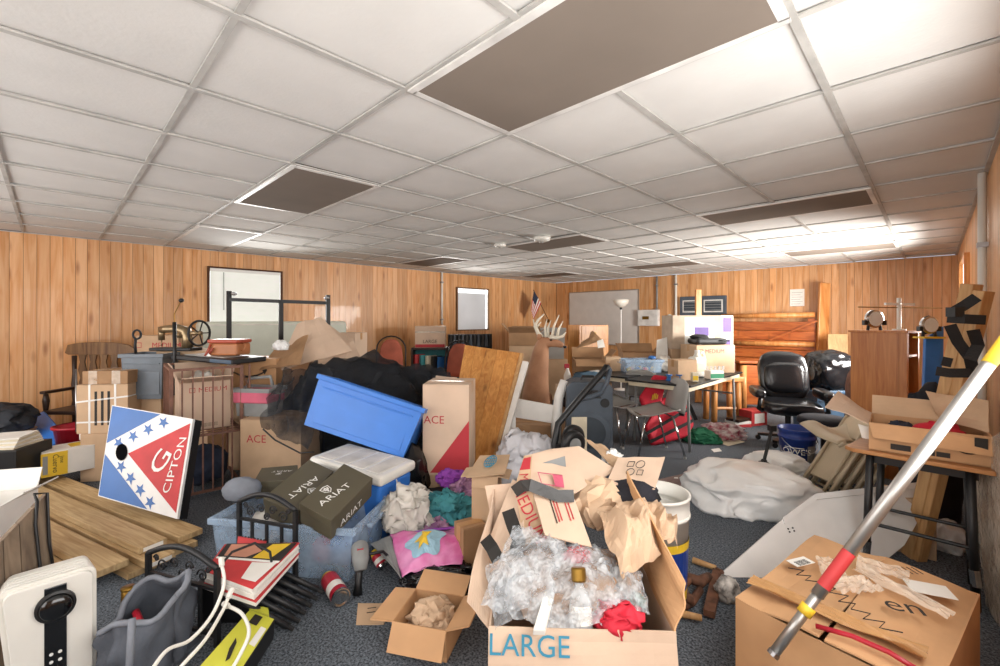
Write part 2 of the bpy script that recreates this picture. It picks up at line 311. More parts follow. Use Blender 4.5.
def drape(quad, nx, ny, amp, freq, seed, lift=0, hem=.0):
    P, _ = qframe(*quad)
    def fn(s, t):
        q = Vector((s*freq+seed*3.3, t*freq*.7+seed, seed*1.9)); k = (.45-abs(noise.noise(q)))*1.2+.5*(.4-abs(noise.noise(q*2.3)))
        e = 1+hem*noise.noise(Vector((s*3+seed, t*3, 9)))
        return P(.5+(s-.5)*e, .5+(t-.5)*e, amp*k + lift*math.sin(math.pi*s)*math.sin(math.pi*t))
    return MB().grid(fn, nx, ny)
# ------------------------------------------------------------------ the room
def struct(o): o['kind'] = 'structure'; return o
rnd = random.Random(4)
floor = struct(build(MB().box(((XL+XR)/2, (YF+YB)/2, -.03), (XR-XL+.3, YF-YB+.3, .06)), 'floor', 'carpet', loc=(0, 0, 0)))
H = CEIL
def wallboards(wall, mesh, n, place):
    for i in range(n):
        o = bpy.data.objects.new('plank', mesh); C.objects.link(o); o.parent = wall; o.location, o.rotation_euler = place(i)
def plankmesh():
    mb = MB().box((0, 0, H/2), (.0985, .012, H)); me = bpy.data.meshes.new('plank'); me.from_pydata([tuple(p) for p in mb.v], [], mb.f); me.materials.append(M['panel'])
    return me
PM = plankmesh(); PW = .1016
wl = struct(build(MB().box((XL-.055, (YF+YB)/2, H/2), (.09, YF-YB+.3, H)), 'wall_left', 'groove', loc=(0, 0, 0)))
wallboards(wl, PM, 111, lambda i: ((XL-.006, YB+.05+PW*i, 0), (0, 0, R(90))))
wf = struct(build(MB().box(((XL+XR)/2, YF+.055, H/2), (XR-XL+.1, .09, H)), 'wall_far', 'groove', loc=(0, 0, 0)))
wallboards(wf, PM, 72, lambda i: ((XL+.05+PW*i, YF+.006, 0), (0, 0, 0)))
wr = struct(build(MB().box((XR+.055, (YF+YB)/2, H/2), (.09, YF-YB+.3, H)), 'wall_right', 'groove', loc=(0, 0, 0)))
wallboards(wr, PM, 111, lambda i: ((XR+.006, YB+.05+PW*i, 0), (0, 0, R(90))))
wb = struct(build(MB().box(((XL+XR)/2, YB-.055, H/2), (XR-XL+.1, .09, H)), 'wall_rear', 'groove', loc=(0, 0, 0)))
wallboards(wb, PM, 71, lambda i: ((XL+.05+PW*i, YB-.006, 0), (0, 0, 0)))
# ceiling: slab, tees and lay-in tiles
ce = struct(build(MB().box(((XL+XR)/2, (YF+YB)/2, H+.06), (XR-XL+.3, YF-YB+.3, .06)), 'ceiling', 'groove', loc=(0, 0, 0)))
GX = [XL]+[-6.41+.61*i for i in range(11)]+[XR]; GY = [YB]+[-1.43+.61*i for i in range(18)]+[YF]
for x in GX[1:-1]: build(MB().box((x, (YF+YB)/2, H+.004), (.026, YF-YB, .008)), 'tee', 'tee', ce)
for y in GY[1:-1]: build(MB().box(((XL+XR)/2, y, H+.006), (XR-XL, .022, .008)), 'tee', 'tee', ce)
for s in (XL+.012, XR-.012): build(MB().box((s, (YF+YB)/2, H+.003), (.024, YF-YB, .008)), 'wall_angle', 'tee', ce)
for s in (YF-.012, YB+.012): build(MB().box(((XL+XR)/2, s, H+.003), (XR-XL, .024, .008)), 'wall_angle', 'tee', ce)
TL_ = MB().box((0, 0, .006), (.598, .598, .012)); tme = bpy.data.meshes.new('tile'); tme.from_pydata([tuple(p) for p in TL_.v], [], TL_.f); tme.materials.append(M['tile'])
lit = [(ix, iy) for ix in (1, 5, 9) for iy in (5, 10, 15)]
skip = set((ix+k, iy) for ix, iy in lit for k in (0, 1))
for i in range(len(GX)-1):
    for j in range(len(GY)-1):
        if (i, j) in skip: continue
        o = bpy.data.objects.new('tile', tme); C.objects.link(o); o.parent = ce
        o.location = ((GX[i]+GX[i+1])/2, (GY[j]+GY[j+1])/2, H+.012+rnd.uniform(0, .003)); o.scale = ((GX[i+1]-GX[i])/.61, (GY[j+1]-GY[j])/.61, 1)
        o.rotation_euler = (R(rnd.uniform(-.45, .45)), R(rnd.uniform(-.45, .45)), 0)
where = {1: 'in the row by the blinds', 5: 'in the middle row', 9: 'in the row furthest from the blinds'}
dist = {5: 'closest to camera', 10: 'halfway along', 15: 'nearest far wall'}
for ix, iy in lit:
    x0, x1, y0, y1 = GX[ix], GX[ix+2], GY[iy], GY[iy+1]
    o = thing('ceiling_light', f'unlit brown ceiling light {where[ix]}, {dist[iy]}', 'ceiling light', ((x0+x1)/2, (y0+y1)/2, H), world=True, group='unlit ceiling lights')
    if (ix, iy) == (1, 5): o['label'] = 'unlit white troffer ceiling light above the window with blinds'
    w, h = x1-x0, y1-y0; c = o.location
    build(MB().box((c.x, y0+.02, H+.004), (w-.01, .03, .02)).box((c.x, y1-.02, H+.004), (w-.01, .03, .02)).box((x0+.02, c.y, H+.004), (.03, h-.06, .02)).box((x1-.02, c.y, H+.004), (.03, h-.06, .02)), 'frame', 'white_metal', o)
    build(MB().box((c.x, c.y, H-.002), (w-.066, h-.066, .006)), 'diffuser', 'diffuser_white' if (ix, iy) == (1, 5) else 'diffuser', o)
for (u, v, lab) in ((500, 247, 'smaller white smoke detector on the ceiling'), (542, 240, 'larger round white smoke detector beside the brown ceiling light')):
    p = F(u, v-3, H) if False else W(u, v-3, FOC*(H-CAMZ)/(HOR-v+3)); k = 1.0 if u > 520 else .75
    o = thing('smoke_detector', lab, 'smoke detector', (p.x, p.y, H-.05*k), world=True)
    build(MB().lathe([(.05*k, -.05*k), (.09*k, -.035*k), (.1*k, 0)], 20, (p.x, p.y, H-.004)), 'cover', 'white_plastic', o, smooth=True)
    build(MB().lathe([(.02*k, -.062*k), (.03*k, -.049*k)], 12, (p.x, p.y, H-.004)), 'sensor', 'lightgrey_plastic', o)
# windows --------------------------------------------------------------
def window(n, a, b, axis, pane, frame_mat, blinds=False, thick=.05, into=1):
    """a, b: opposite corners on a wall; axis 'x' when the wall is a plane of constant x"""
    a, b = Vector(a), Vector(b); z0, z1 = sorted((a.z, b.z)); i = 1 if axis == 'x' else 0; s0, s1 = sorted((a[i], b[i])); w = a[0 if axis == 'x' else 1]
    mk = (lambda s, z, q: Vector((w+into*q, s, z))) if axis == 'x' else (lambda s, z, q: Vector((s, w+into*q, z)))
    def bx(sa, sb, za, zb, q0, q1):
        p, r = mk(sa, za, q0), mk(sb, zb, q1); return MB().box((p+r)/2, (abs(p.x-r.x), abs(p.y-r.y), abs(p.z-r.z)))
    o = struct(build(bx(s0, s1, z0, z1, .001, .008), f'window_{n}', pane, loc=(0, 0, 0))); f = .022
    for q in (bx(s0-f, s1+f, z1, z1+f, 0, thick), bx(s0-f, s1+f, z0-f, z0, 0, thick), bx(s0-f, s0, z0, z1, 0, thick), bx(s1, s1+f, z0, z1, 0, thick)): build(q, 'window_frame', frame_mat, o)
    if blinds:
        k = int((z1-z0)/.05)
        for j in range(k):
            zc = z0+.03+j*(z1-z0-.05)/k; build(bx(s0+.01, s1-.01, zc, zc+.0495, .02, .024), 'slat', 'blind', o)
        build(bx(s0+.005, s1-.005, z1-.04, z1, .012, .04), 'head_rail', 'white', o); sx = s0+.18*(s1-s0)
        build(MB().tube([mk(sx, z1-.05, .045), mk(sx, z0+.3*(z1-z0), .045)], .005, 6), 'wand', 'carton_grey', o)
    return o
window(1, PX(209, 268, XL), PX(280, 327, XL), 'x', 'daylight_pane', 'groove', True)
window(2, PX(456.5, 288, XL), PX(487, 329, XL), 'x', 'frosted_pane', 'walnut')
a, b = PX(456.5, 288, XL), PX(487, 329, XL)
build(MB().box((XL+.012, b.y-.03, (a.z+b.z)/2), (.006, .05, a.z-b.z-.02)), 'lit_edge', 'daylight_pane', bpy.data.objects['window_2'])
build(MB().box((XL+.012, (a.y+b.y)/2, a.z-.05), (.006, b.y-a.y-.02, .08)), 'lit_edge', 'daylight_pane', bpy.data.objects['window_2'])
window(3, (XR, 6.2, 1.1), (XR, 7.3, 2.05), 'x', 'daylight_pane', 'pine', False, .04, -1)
window(4, (XR, -.6, .9), (XR, 2.4, 2.1), 'x', 'daylight_pane', 'pine', False, .04, -1)  # unseen side window known by its reflection, widened to spread more light
for k, x in enumerate((-5.8, -3.9, -2.0)): window(5+k, (x, YB, .7), (x+1.6, YB, 2.1), 'y', 'daylight_pane', 'pine', False, .04, 1)  # rear windows are unseen, added to carry the fill light
# conduits
for (p, lab, r) in ((PX(441, 300, XL), 'white conduit pipe running down the wall beside the small window', .02), (PY(657.5, 300, YF), 'thin grey conduit rising from the electrical panel', .018), (PY(676.5, 300, YF), 'white conduit pipe between electrical panel and wall air conditioner', .024)):
    z0 = 1.32 if 'small window' in lab else (1.55 if 'thin' in lab else .05); n = Vector((1, 0, 0)) if 'small window' in lab else Vector((0, -1, 0)); p = p+n*.03
    o = thing('conduit_pipe', lab, 'pipe', (p.x, p.y, z0), world=True)
    build(MB().tube([(p.x, p.y, z0), (p.x, p.y, H-.003)], r, 10), 'pipe', 'white_plastic' if 'white' in lab else 'carton_grey', o, smooth=True)
    for zz in (z0+.1, H-.2): build(MB().box((p.x, p.y, zz), (r*3 if n.y else .05, r*3 if n.x else .05, .03)), 'clamp', 'steel', o)
p = G(993, 1.0); q = Vector((XR-.028, 4.15, 0))
o = thing('conduit_pipe', 'white conduit pipe on the right-hand wall behind the strapped timbers', 'pipe', q, world=True)
build(MB().tube([q, (q.x, q.y, H-.003)], .022, 10), 'pipe', 'white_plastic', o, smooth=True); build(MB().box((q.x, q.y, 1.9), (.05, .07, .03)), 'clamp', 'steel', o)
# ------------------------------------------------------------------ left foreground
def sl(name, label, cat, quad, th, mt, bevel=.003, kind=None):
    o = build(MB().slab([W(*p) for p in quad], th), name, mt, bevel=bevel); return tag(o, label, cat)
def wthing(name, label, cat, pts, group=None):
    ps = [Vector(p) for p in pts]; c = sum(ps, Vector())/len(ps); c.z = min(p.z for p in ps); return thing(name, label, cat, c, world=True, group=group)
# treated boards stacked on the carpet
bd = Vector((.955, .297, 0)); bn = Vector((-.297, .955, 0))
spec = [(-3.12, .23, .118, 2.3, 'upper treated board nearest the white appliance'), (-3.26, .42, .118, 2.3, 'upper treated board with a pale end tag under the star board'), (-3.35, .62, .078, 2.2, 'lower treated board sticking out furthest towards the plastic bin'),
        (-3.2, .06, .078, 2.2, 'lower treated board beside the weathered panel'), (-3.22, .24, .078, 2.25, 'lower treated board beneath the nearest upper board'), (-3.12, .44, .078, 2.3, 'lower treated board beneath the tagged upper board'),
        (-3.3, .1, .038, 2.2, 'bottom treated board on the carpet beside the weathered panel'), (-3.16, .36, .038, 2.2, 'bottom treated board in the middle of the stack'), (-3.28, .58, .038, 2.2, 'bottom treated board nearest the rusty rack')]
for (x, y, zt, ln, lab) in spec:
    c = Vector((x, y, 0))-bd*ln/2
    o = build(MB().box((0, 0, -.019), (ln, .142, .037)), 'lumber_board', 'lumber', loc=(c.x, c.y, zt), rot=(0, 0, math.atan2(bd.y, bd.x)), bevel=.004); tag(o, lab, 'board', 'stacked treated boards')
    if 'tag' in lab and 'upper' in lab:
        b = bpy.data.objects.new('end_tag', None) if False else build(MB().box((ln/2+.0008, .0, -.019), (.0015, .1, .022)), 'end_tag', 'paper', o)
# white heater/purifier with dark dial
p1, p2 = W(11, 592, 1.62), W(98, 562, 1.80); fw = (p2-p1).length; zt = p1.z
o = thing('air_purifier', 'white upright air purifier with black band and glossy round dial', 'air purifier', Vector(((p1.x+p2.x)/2, (p1.y+p2.y)/2, 0))+Vector((-math.sin(TH+R(49)), math.cos(TH+R(49)), 0))*.09, 47)
hw = fw/2; dep = .18
def rr(w, z0, z1, r, n=6):
    pts = [(-w, z0), (w, z0)]
    pts += [(w-r+r*math.cos(a), z1-r+r*math.sin(a)) for a in [k*math.pi/2/n for k in range(n+1)]] + [(-w+r*math.cos(a), z1-r+r*math.sin(a)) for a in [math.pi/2+k*math.pi/2/n for k in range(n+1)]]
    return pts
build(MB().prism(rr(hw-.012, .02, zt-.01, .03), -dep/2, dep/2), 'housing', 'white_plastic', o, bevel=.004)
for k in range(5): build(MB().prism(rr(hw-.002*k, .01, zt-.002*k, .035), -dep/2+.02+k*.028, -dep/2+.036+k*.028), 'louver', 'white_plastic', o, bevel=.002)
build(MB().box((0, -dep/2-.002, (zt-.04)/2+.01), (.062, .006, zt-.04)), 'band', 'blackgloss', o, bevel=.002)
dl = build(MB().lathe([(.058, 0), (.058, .012), (.05, .016)], 32, (0, -dep/2-.003, zt-.105), Matrix.Rotation(R(90), 3, 'X')), 'dial', 'black', o, smooth=False)
build(MB().lathe([(.05, 0), (.042, .012), (.02, .018), (.001, .019)], 32, (0, -dep/2-.019, zt-.105), Matrix.Rotation(R(90), 3, 'X')), 'dial_face', 'blackgloss', dl, smooth=True)
for i in range(2):
    for j in range(2): build(MB().lathe([(.006, 0), (.006, .002)], 10, (-.012+.024*i, -dep/2-.005, .14-.03*j), Matrix.Rotation(R(90), 3, 'X')), 'button', 'white_ink', o)
for i in (-1, 1): build(MB().box((i*hw*.7, 0, .01), (.05, dep*.8, .02)), 'foot', 'black', o)
# weathered board panel leaning at the frame edge
q = [W(-55, 600, 1.55), W(48, 492, 1.95), W(60, 640, 1.9), W(-55, 790, 1.5)]
o = wthing('wooden_panel', 'weathered brown board panel leaning at the photo\'s left edge', 'panel', q); P, _ = qframe(*q)
for k in range(6):
    s0, s1 = k/6+.006, (k+1)/6-.006; build(MB().slab([P(s0, 1), P(s1, 1), P(s1, 0), P(s0, 0)], .02), 'plank', 'weathered', o)
for t_ in (.15, .85): build(MB().slab([P(0, t_+.04, -.024), P(1, t_+.04, -.024), P(1, t_-.04, -.024), P(0, t_-.04, -.024)], .02), 'batten', 'weathered', o)
cb = thing('cable_loop', 'black cable draped over the weathered board panel', 'cable', W(44, 480, 1.93), world=True)
build(MB().tube([P(.80, .02, .02), P(.82, .5, .016), P(.8, .9, .014), P(.84, 1.03, .012), P(.9, 1.05, -.02), P(.95, 1.02, .015), P(.93, .7, .014), P(.98, .3, .014)], .006, 6), 'cable', 'black', cb, smooth=True)
# white shipping box with barcode on a plain carton
carton('plain brown carton under the white barcode box', .34, .3, .27, G(-22, 2.3, 0), 20)
o = carton('white open shipping box with barcode and big number 610', .27, .25, .22, G(-12, 2.3, .27), 14, mt='paper', flaps=(None, 20, 60, 60), texts=(('front', '_610', .07, 'black_ink', .04, .07),))
for k, wd_ in enumerate((.006, .003, .009, .004, .003, .008, .005, .003, .007)): build(MB().box((-.02+k*.018, -.1265, .165), (wd_, .001, .05)), 'barcode_bar', 'black_ink', o)
# black box with papers on top, yellow and white liquor carton
o = carton('black carton with white label beside the yellow printed carton', .42, .36, .29, G(4, 3.55, .12), 12, mt='black', tape=False)
build(MB().box((.06, -.1808, .1), (.14, .001, .04)), 'label_sticker', 'paper', o); scribble(face('front', .42, .36, .29, -.1, .24, 10), .12, .03, 9, 'white_ink', o); scribble(face('front', .42, .36, .29, .15, .05), .1, .015, 12, 'white_ink', o, .0015, 4)
for k in range(6):
    p = G(6, 3.55, .41+k*.014); tag(build(MB().box((0, 0, .0065), (.33-.01*k, .27, .013)), 'paper_stack' if False else 'envelope', 'paper' if k % 2 else 'cream', loc=p, rot=(0, 0, TH+R(8+k*3)), bevel=.002), ['bottom', 'second lowest', 'third lowest', 'third highest', 'second highest', 'topmost'][k]+' thick white envelope piled on the black carton', 'envelope', 'envelopes on the black carton')
c1, c2 = W(42, 479, 3.62), W(95, 467.7, 3.88); ln = (c2-c1).length; mid = (c1+c2)/2
a_ = math.degrees(math.atan2((c2-c1).dot(FW), (c2-c1).dot(RT)))
o = carton('white and yellow liquor carton lying on the treated boards', ln, .26, .205, Vector((mid.x, mid.y, .12))+Matrix.Rotation(TH+R(a_), 3, 'Z') @ Vector((0, .13, 0)), a_, mt='paper', tape=False)
build(MB().box((-.09, -.131, .1), (.16, .002, .195)), 'yellow_print', 'yellow', o); build(MB().box((-.145, -.1325, .1), (.03, .001, .15)), 'label_sticker', 'carton_grey', o)
lettering('Jose', .035, 'black_ink', o, face('front', ln, .26, .2, -.045, .13, -90, .004)); lettering('Cuervo', .05, 'black_ink', o, face('front', ln, .26, .2, -.085, .105, -90, .004))
build(MB().box((.08, .02, .2058), (.12, .15, .001)), 'yellow_print', 'yellow', o)
# behind them: black net bag, blue lid, red tub, brown box
carton('brown carton holding up the black net bag by the paneled wall', .5, .34, .36, G(-2, 4.2, .0), 30)
lumpthing('net_bag', 'black net bag in a heap before the paneled wall', 'bag', G(-4, 4.2, .36), (.32, .2, .27), 'net', 3, .5, 2.5)
sl('tote_lid', 'blue plastic lid leaning beside the black net bag', 'lid', [(22, 419, 4.55), (44, 411, 4.6), (66, 436, 4.15), (30, 460, 4.0)], .025, 'blue_plastic', .008)
o = thing('tub', 'round red plastic tub behind the yellow printed carton', 'tub', G(78, 4.15, .12)); build(MB().lathe([(.01, .01), (.12, .01), (.165, .31), (.18, .312), (.18, .3), (.17, .298), (.125, 0), (.01, 0)], 28, cap=False), 'bowl', 'red_plastic', o, smooth=True)
build(MB().lathe([(.17, .298), (.185, .3), (.185, .318), (.172, .32)], 28, cap=False), 'rim', 'red_plastic', o, smooth=True)
sl('white_board', 'narrow white board standing beside the strapped brown box', 'board', [(79, 394, 4.05), (92, 393, 4.05), (92, 440, 3.95), (79, 440, 3.95)], .02, 'white')
tag(build(MB().tube([W(76, 369, 4.1), W(76.5, 432, 4.0)], .008, 8), 'metal_rod', 'steel', smooth=True), 'thin upright steel rod beside the narrow white board', 'rod')
# strapped box tower
carton('plain brown carton under the strapped box', .36, .32, .42, G(116, 4.05, 0), 10)
o = carton('brown box bound with white plastic straps beside the star board', .40, .3, .43, G(114, 4.05, .42), 10, mt='kraft', tape=False)
for x in (-.1, .1): build(MB().box((x, 0, .215), (.016, .303, .433)), 'strap', 'white', o)
for z in (.1, .3): build(MB().box((0, 0, z), (.403, .303, .014), Euler((0, R(-6 if z > .2 else 0), 0))), 'strap', 'white', o)
for x in (-.05, 0, .05): build(MB().box((x, -.151, .22), (.02, .001, .3)), 'print_bar', 'black_ink', o)
o = carton('small tape-wrapped parcel on top of the strapped box', .37, .28, .115, G(117, 4.05, .853), 6, mt='kraft_dark')
for x in (-.1, .09): build(MB().box((x, 0, .0585), (.07, .283, .118)), 'wrap', 'clear_tape', o)
# turned wooden chair by the wall
o = thing('rocking_chair', 'dark wooden spindle-back chair with a broad crest rail', 'chair', G(88, 4.75, 0), 0); wch = .43
pts = [(-wch, 1.05)]+[(-wch+.03+(.74-.06)*k/10, 1.17-.03*(abs(k-5)/5)**3) for k in range(11)]+[(wch, 1.05), (wch-.04, 1.03), (-wch+.04, 1.03)]
build(MB().prism(pts, .18, .205), 'crest_rail', 'walnut', o, bevel=.004)
for s in (-1, 1):
    build(MB().lathe([(.018, 0), (.026, .2), (.018, .3), (.03, .42), (.018, .5), (.028, .68), (.018, .8), (.024, 1.0)], 10, (s*.33, .19, .02)), 'back_post', 'dark_wood', o, smooth=True)
    build(MB().lathe([(.018, 0), (.026, .2), (.018, .42), (.03, .55), (.02, .62)], 10, (s*.33, -.12, .02)), 'front_leg', 'dark_wood', o, smooth=True)
    build(MB().box((s*.33, .03, .66), (.06, .38, .03)), 'arm', 'dark_wood', o, bevel=.008)
    build(MB().bar((s*.33, -.25, .015), (s*.33, .35, .015), .03, .03), 'rocker', 'dark_wood', o)
for k in range(5):
    x = -.24+.12*k; w_ = (.05, .03, .055, .022, .05, .028, .05); build(MB().prism([(x+w_[i]*.9, .5+i*.09) for i in range(7)]+[(x-w_[i]*.9, .5+i*.09) for i in range(6, -1, -1)], .185, .2), 'splat', 'walnut', o)
build(MB().box((0, .03, .45), (.68, .38, .04)), 'seat', 'dark_wood', o, bevel=.01)
# tote, carton tower and antique sewing machine
carton('plain brown carton under the grey tote', .4, .36, .69, G(150, 4.3, 0), 8)
def tote(name, label, cat, loc, w, d, h, mt, rz=0, tilt=(0, 0), lidmat=None, taper=.9, ribs=True, group=None, t=.006):
    o = thing(name, label, cat, loc, rz, tilt, group); a = taper
    def ring(k, off=0): return [(-w/2*k+off, -d/2*k+off), (w/2*k-off, -d/2*k+off), (w/2*k-off, d/2*k-off), (-w/2*k+off, d/2*k-off)]
    mb = MB(); lo, hi, hi2, lo2 = ring(a), ring(1), ring(1, t), ring(a, t); zs = (0, h, h, t)
    for R_, z in zip((lo, hi, hi2, lo2), zs): mb.v += [Vector((x, y, z)) for x, y in R_]
    mb.f += [(3, 2, 1, 0), (12, 13, 14, 15)]
    for L in range(3):
        for j in range(4): mb.f.append((L*4+j, L*4+(j+1) % 4, L*4+4+(j+1) % 4, L*4+4+j))
    build(mb, 'body', mt, o, bevel=.012, seg=3)
    rm = MB(); e = .016
    for s in (-1, 1): rm.box((0, s*(d/2+e/2), h-.018), (w+2*e, e, .036)); rm.box((s*(w/2+e/2), 0, h-.018), (e, d, .036))
    build(rm, 'rim', mt, o, bevel=.004)
    for s in (-1, 1): build(MB().box((s*(w/2+.03), 0, h-.045), (.03, d*.4, .02)), 'handle', mt, o, bevel=.005)
    if ribs: build(MB().box((0, -d/2*.985, h*.78), (w*.86, .014, .012)).box((0, -d/2*.955, h*.35), (w*.84, .006, h*.5)), 'rib', mt, o, bevel=.003)
    if lidmat: build(MB().box((0, 0, h+.012), (w+.04, d+.04, .026)), 'lid', lidmat, o, bevel=.01); build(MB().box((0, 0, h+.028), (w*.8, d*.75, .012)), 'lid_panel', lidmat, o, bevel=.005)
    return o
tote('storage_tote', 'grey plastic tote below the antique sewing machine', 'storage tote', G(153, 4.2, .69), .36, .3, .42, 'grey_plastic', 5)
o = thing('metal_hook', 'black iron ring hook standing in the grey tote', 'hook', W(137, 352, 4.15), world=True)
build(MB().tube([W(136, 354, 4.2), W(135, 345, 4.2), W(136, 338, 4.2)], .012, 8), 'stem', 'iron', o, smooth=True); build(MB().tube([W(137+4*math.cos(k*.524), 334.5-4.5*math.sin(k*.524), 4.2) for k in range(13)], .01, 8), 'ring', 'iron', o, smooth=True)
carton('brown moving box with red MEDIUM lettering behind the sewing machine', .46, .4, 1.25, G(171, 5.0, 0), 0, texts=(('front', 'MEDIUM', .085, 'red_ink', .1, 1.14), ('front', '□', .08, 'red_ink', -.2, 1.14)))
carton('tall brown carton beneath the antique sewing machine', .5, .4, 1.12, G(196, 4.5, 0), 0)
o = thing('sewing_machine', 'antique bronze sewing machine with a large spoked hand wheel', 'sewing machine', G(178, 4.32, 1.122), -4)
build(MB().box((-.02, 0, .015), (.42, .17, .03)), 'bed', 'iron', o, bevel=.008)
build(MB().tube([(.1, 0, .03), (.1, 0, .12), (.08, 0, .19), (0, 0, .215), (-.12, 0, .21), (-.17, 0, .2)], [.05, .045, .05, .042, .036, .04], 14), 'arm', 'bronze', o, smooth=True)
build(MB().tube([(-.17, 0, .23), (-.17, 0, .1)], [.03, .028], 10).tube([(-.17, 0, .1), (-.17, 0, .04)], .006, 6), 'needle_head', 'bronze', o, smooth=True)
hwz = Matrix.Rotation(R(90), 3, 'Y') @ Matrix.Rotation(R(25), 3, 'X')
wh = build(MB().tube([Vector((.22, 0, .17))+Matrix.Rotation(R(-8), 3, 'Z') @ Vector((0, .12*math.cos(k*math.pi/12), .12*math.sin(k*math.pi/12))) for k in range(25)], .011, 8), 'hand_wheel', 'iron', o, smooth=True)
for k in range(5): build(MB().tube([(.22, 0, .17), Vector((.22, 0, .17))+Matrix.Rotation(R(-8), 3, 'Z') @ Vector((0, .12*math.cos(k*1.2566), .12*math.sin(k*1.2566)))], .006, 6), 'spoke', 'iron', wh)
build(MB().tube([(.1, 0, .17), (.24, 0, .17)], .022, 10), 'hub', 'bronze', o, smooth=True)
build(MB().lump((.04, -.02, .12), (.05, .05, .06), 5, .5, 3, 2, 1), 'gear_case', 'bronze', o)
o = wthing('fishing_rod', 'thin rod with black ball tip rising before the paneled wall', 'rod', [W(175, 395, 4.0), W(181, 300, 4.0)])
build(MB().tube([W(175, 395, 4.0), W(174.5, 322, 4.0)], .016, 8), 'grip', 'black', o, smooth=True); build(MB().tube([W(174.5, 322, 4.0), W(174.5, 314, 4), W(181, 301, 4.0)], .004, 6), 'shaft', 'brass', o); build(MB().lump(W(181.3, 301.5, 4.0)+Vector((0, 0, -.01)), (.022, .022, .04), 1, 0, 1, 2, 1), 'tip', 'black', o, smooth=True)
# rusty rack with a moving box inside
c1, c2 = G(172, 3.44), G(241, 3.75); a_ = math.degrees(math.atan2((c2-c1).dot(FW), (c2-c1).dot(RT))); rw, rd, rh = .48, .6, 1.04
RM = Matrix.Rotation(TH+R(a_), 3, 'Z'); rc = (c1+c2)/2+RM @ Vector((0, rd/2, 0))
o = thing('metal_rack', 'rusty brown metal bar rack holding a moving box', 'rack', rc, a_)
fr = MB()
for sx in (-1, 1):
    for sy in (-1, 1): build(MB().box((sx*rw/2, sy*rd/2, rh/2), (.024, .024, rh)), 'post', 'rust_brown', o)
for z in (.03, .49, rh-.012):
    for sy in (-1, 1): build(MB().box((0, sy*rd/2, z), (rw, .02, .02)), 'rail', 'rust_brown', o)
    for sx in (-1, 1): build(MB().box((sx*rw/2, 0, z), (.02, rd, .02)), 'rail', 'rust_brown', o)
for k in range(1, 7): build(MB().box((-rw/2+rw*k/7, -rd/2, rh/2), (.011, .011, rh-.04)), 'bar', 'rust_brown', o)
for k in range(1, 7): build(MB().box((-rw/2, -rd/2+rd*k/7, rh/2), (.011, .011, rh-.04)), 'bar', 'rust_brown', o)
for k in range(7): build(MB().bar((rw/2+.05, -rd/2, .08+.13*k), (rw/2+(.05 if k % 2 else -.0), -rd/2, .21+.13*k), .012, .012), 'side_brace', 'rust', o)
build(MB().box((rw/2+.06, -rd/2, rh/2), (.014, .014, rh)), 'post', 'rust_brown', o)
for k in range(6): build(MB().box((0, -rd/2+.05+k*rd/6.2, .502), (rw, .012, .008)), 'shelf_bar', 'rust_brown', o)
carton('moving box with red MEDIUM print inside the rusty rack', .36, .34, .40, rc+Vector((0, 0, .507)), a_, texts=(('front', '□ MEDIUM', .055, 'red_ink', .02, .33), ('front', '|||||||||||||||||||', .035, 'black_ink', 0, .04)), flaps=(70, 30, 20, 20), mt='kraft_pink')
lumpthing('folded_shirt', 'pale blue shirt stuffed in the open box of the rusty rack', 'clothing', rc+Vector((0, 0, .76)), (.14, .13, .2), 'cloth_white', 6, .5, 3)
lumpthing('dark_duffel', 'dark blue bundle on the floor inside the rusty rack', 'bag', rc+Vector((0, 0, .045)), (.18, .2, .28), 'dark_blue_cloth', 8, .4, 2)
# flat case with the red leather box
o = thing('flat_case', 'flat black case with pale top on the rusty rack', 'case', G(222, 4.0, 1.05)+Vector((0, 0, 0)), -18, (0, 2))
build(MB().box((0, 0, .025), (.66, .36, .045)), 'shell', 'black', o, bevel=.012); build(MB().box((-.06, -.03, .0495), (.46, .2, .005)), 'top_panel', 'lightgrey_plastic', o); build(MB().box((.2, -.183, .025), (.24, .004, .03)), 'front_panel', 'bluegrey_plastic', o)
o = thing('leather_box', 'small round-cornered red leather box with rope handles', 'box', G(230, 4.02, 1.103), -5)
build(MB().box((0, 0, .055), (.27, .2, .11)), 'body', 'tan_leather', o, bevel=.02, seg=3); build(MB().box((0, 0, .127), (.285, .215, .034)), 'lid', 'red_leather', o, bevel=.014, seg=3)
for s in (-1, 1): build(MB().tube([(s*.135, -.02, .11), (s*.17, -.03, .1), (s*.175, -.04, .06), (s*.14, -.05, .045)], .008, 6), 'rope_handle', 'tan_leather', o, smooth=True)
build(MB().tube([(-.1, -.11, .1), (-.13, -.12, .03), (-.15, -.13, -.01), (-.11, -.12, .05), (-.07, -.12, .07), (-.1, -.125, .02)], .009, 6), 'rope_tie', 'red_leather', o, smooth=True)
# smile-arrow box, pink caddy, red ACE box
carton('plain brown carton supporting the arrow-print box', .44, .36, .80, G(262, 4.35, 0), 0)
o = carton('brown shipping box with a black curved arrow print', .5, .38, .26, G(258, 4.28, .80), 4, mt='kraft_orange')
build(MB().tube([(-.15+.32*k/12, -.192, .15-.055*math.sin(math.pi*k/12)) for k in range(13)], [.004+.007*math.sin(math.pi*k/12) for k in range(13)], 6), 'arrow_print', 'black_ink', o); build(MB().prism([(.17, .165), (.15, .115), (.125, .16)], -.196, -.1905), 'arrow_print', 'black_ink', o)
o = tote('storage_caddy', 'pink and grey lidded caddy with grey handle', 'caddy', G(260, 3.85, .6), .32, .22, .24, 'carton_grey', -8, ribs=False); build(MB().box((0, -.006, .165), (.325, .235, .1)), 'pink_band', 'pink', o, bevel=.01)
build(MB().tube([(-.12, 0, .24), (-.1, 0, .31), (.1, 0, .33), (.12, 0, .25)], .014, 8), 'carry_handle', 'carton_grey', o, smooth=True)
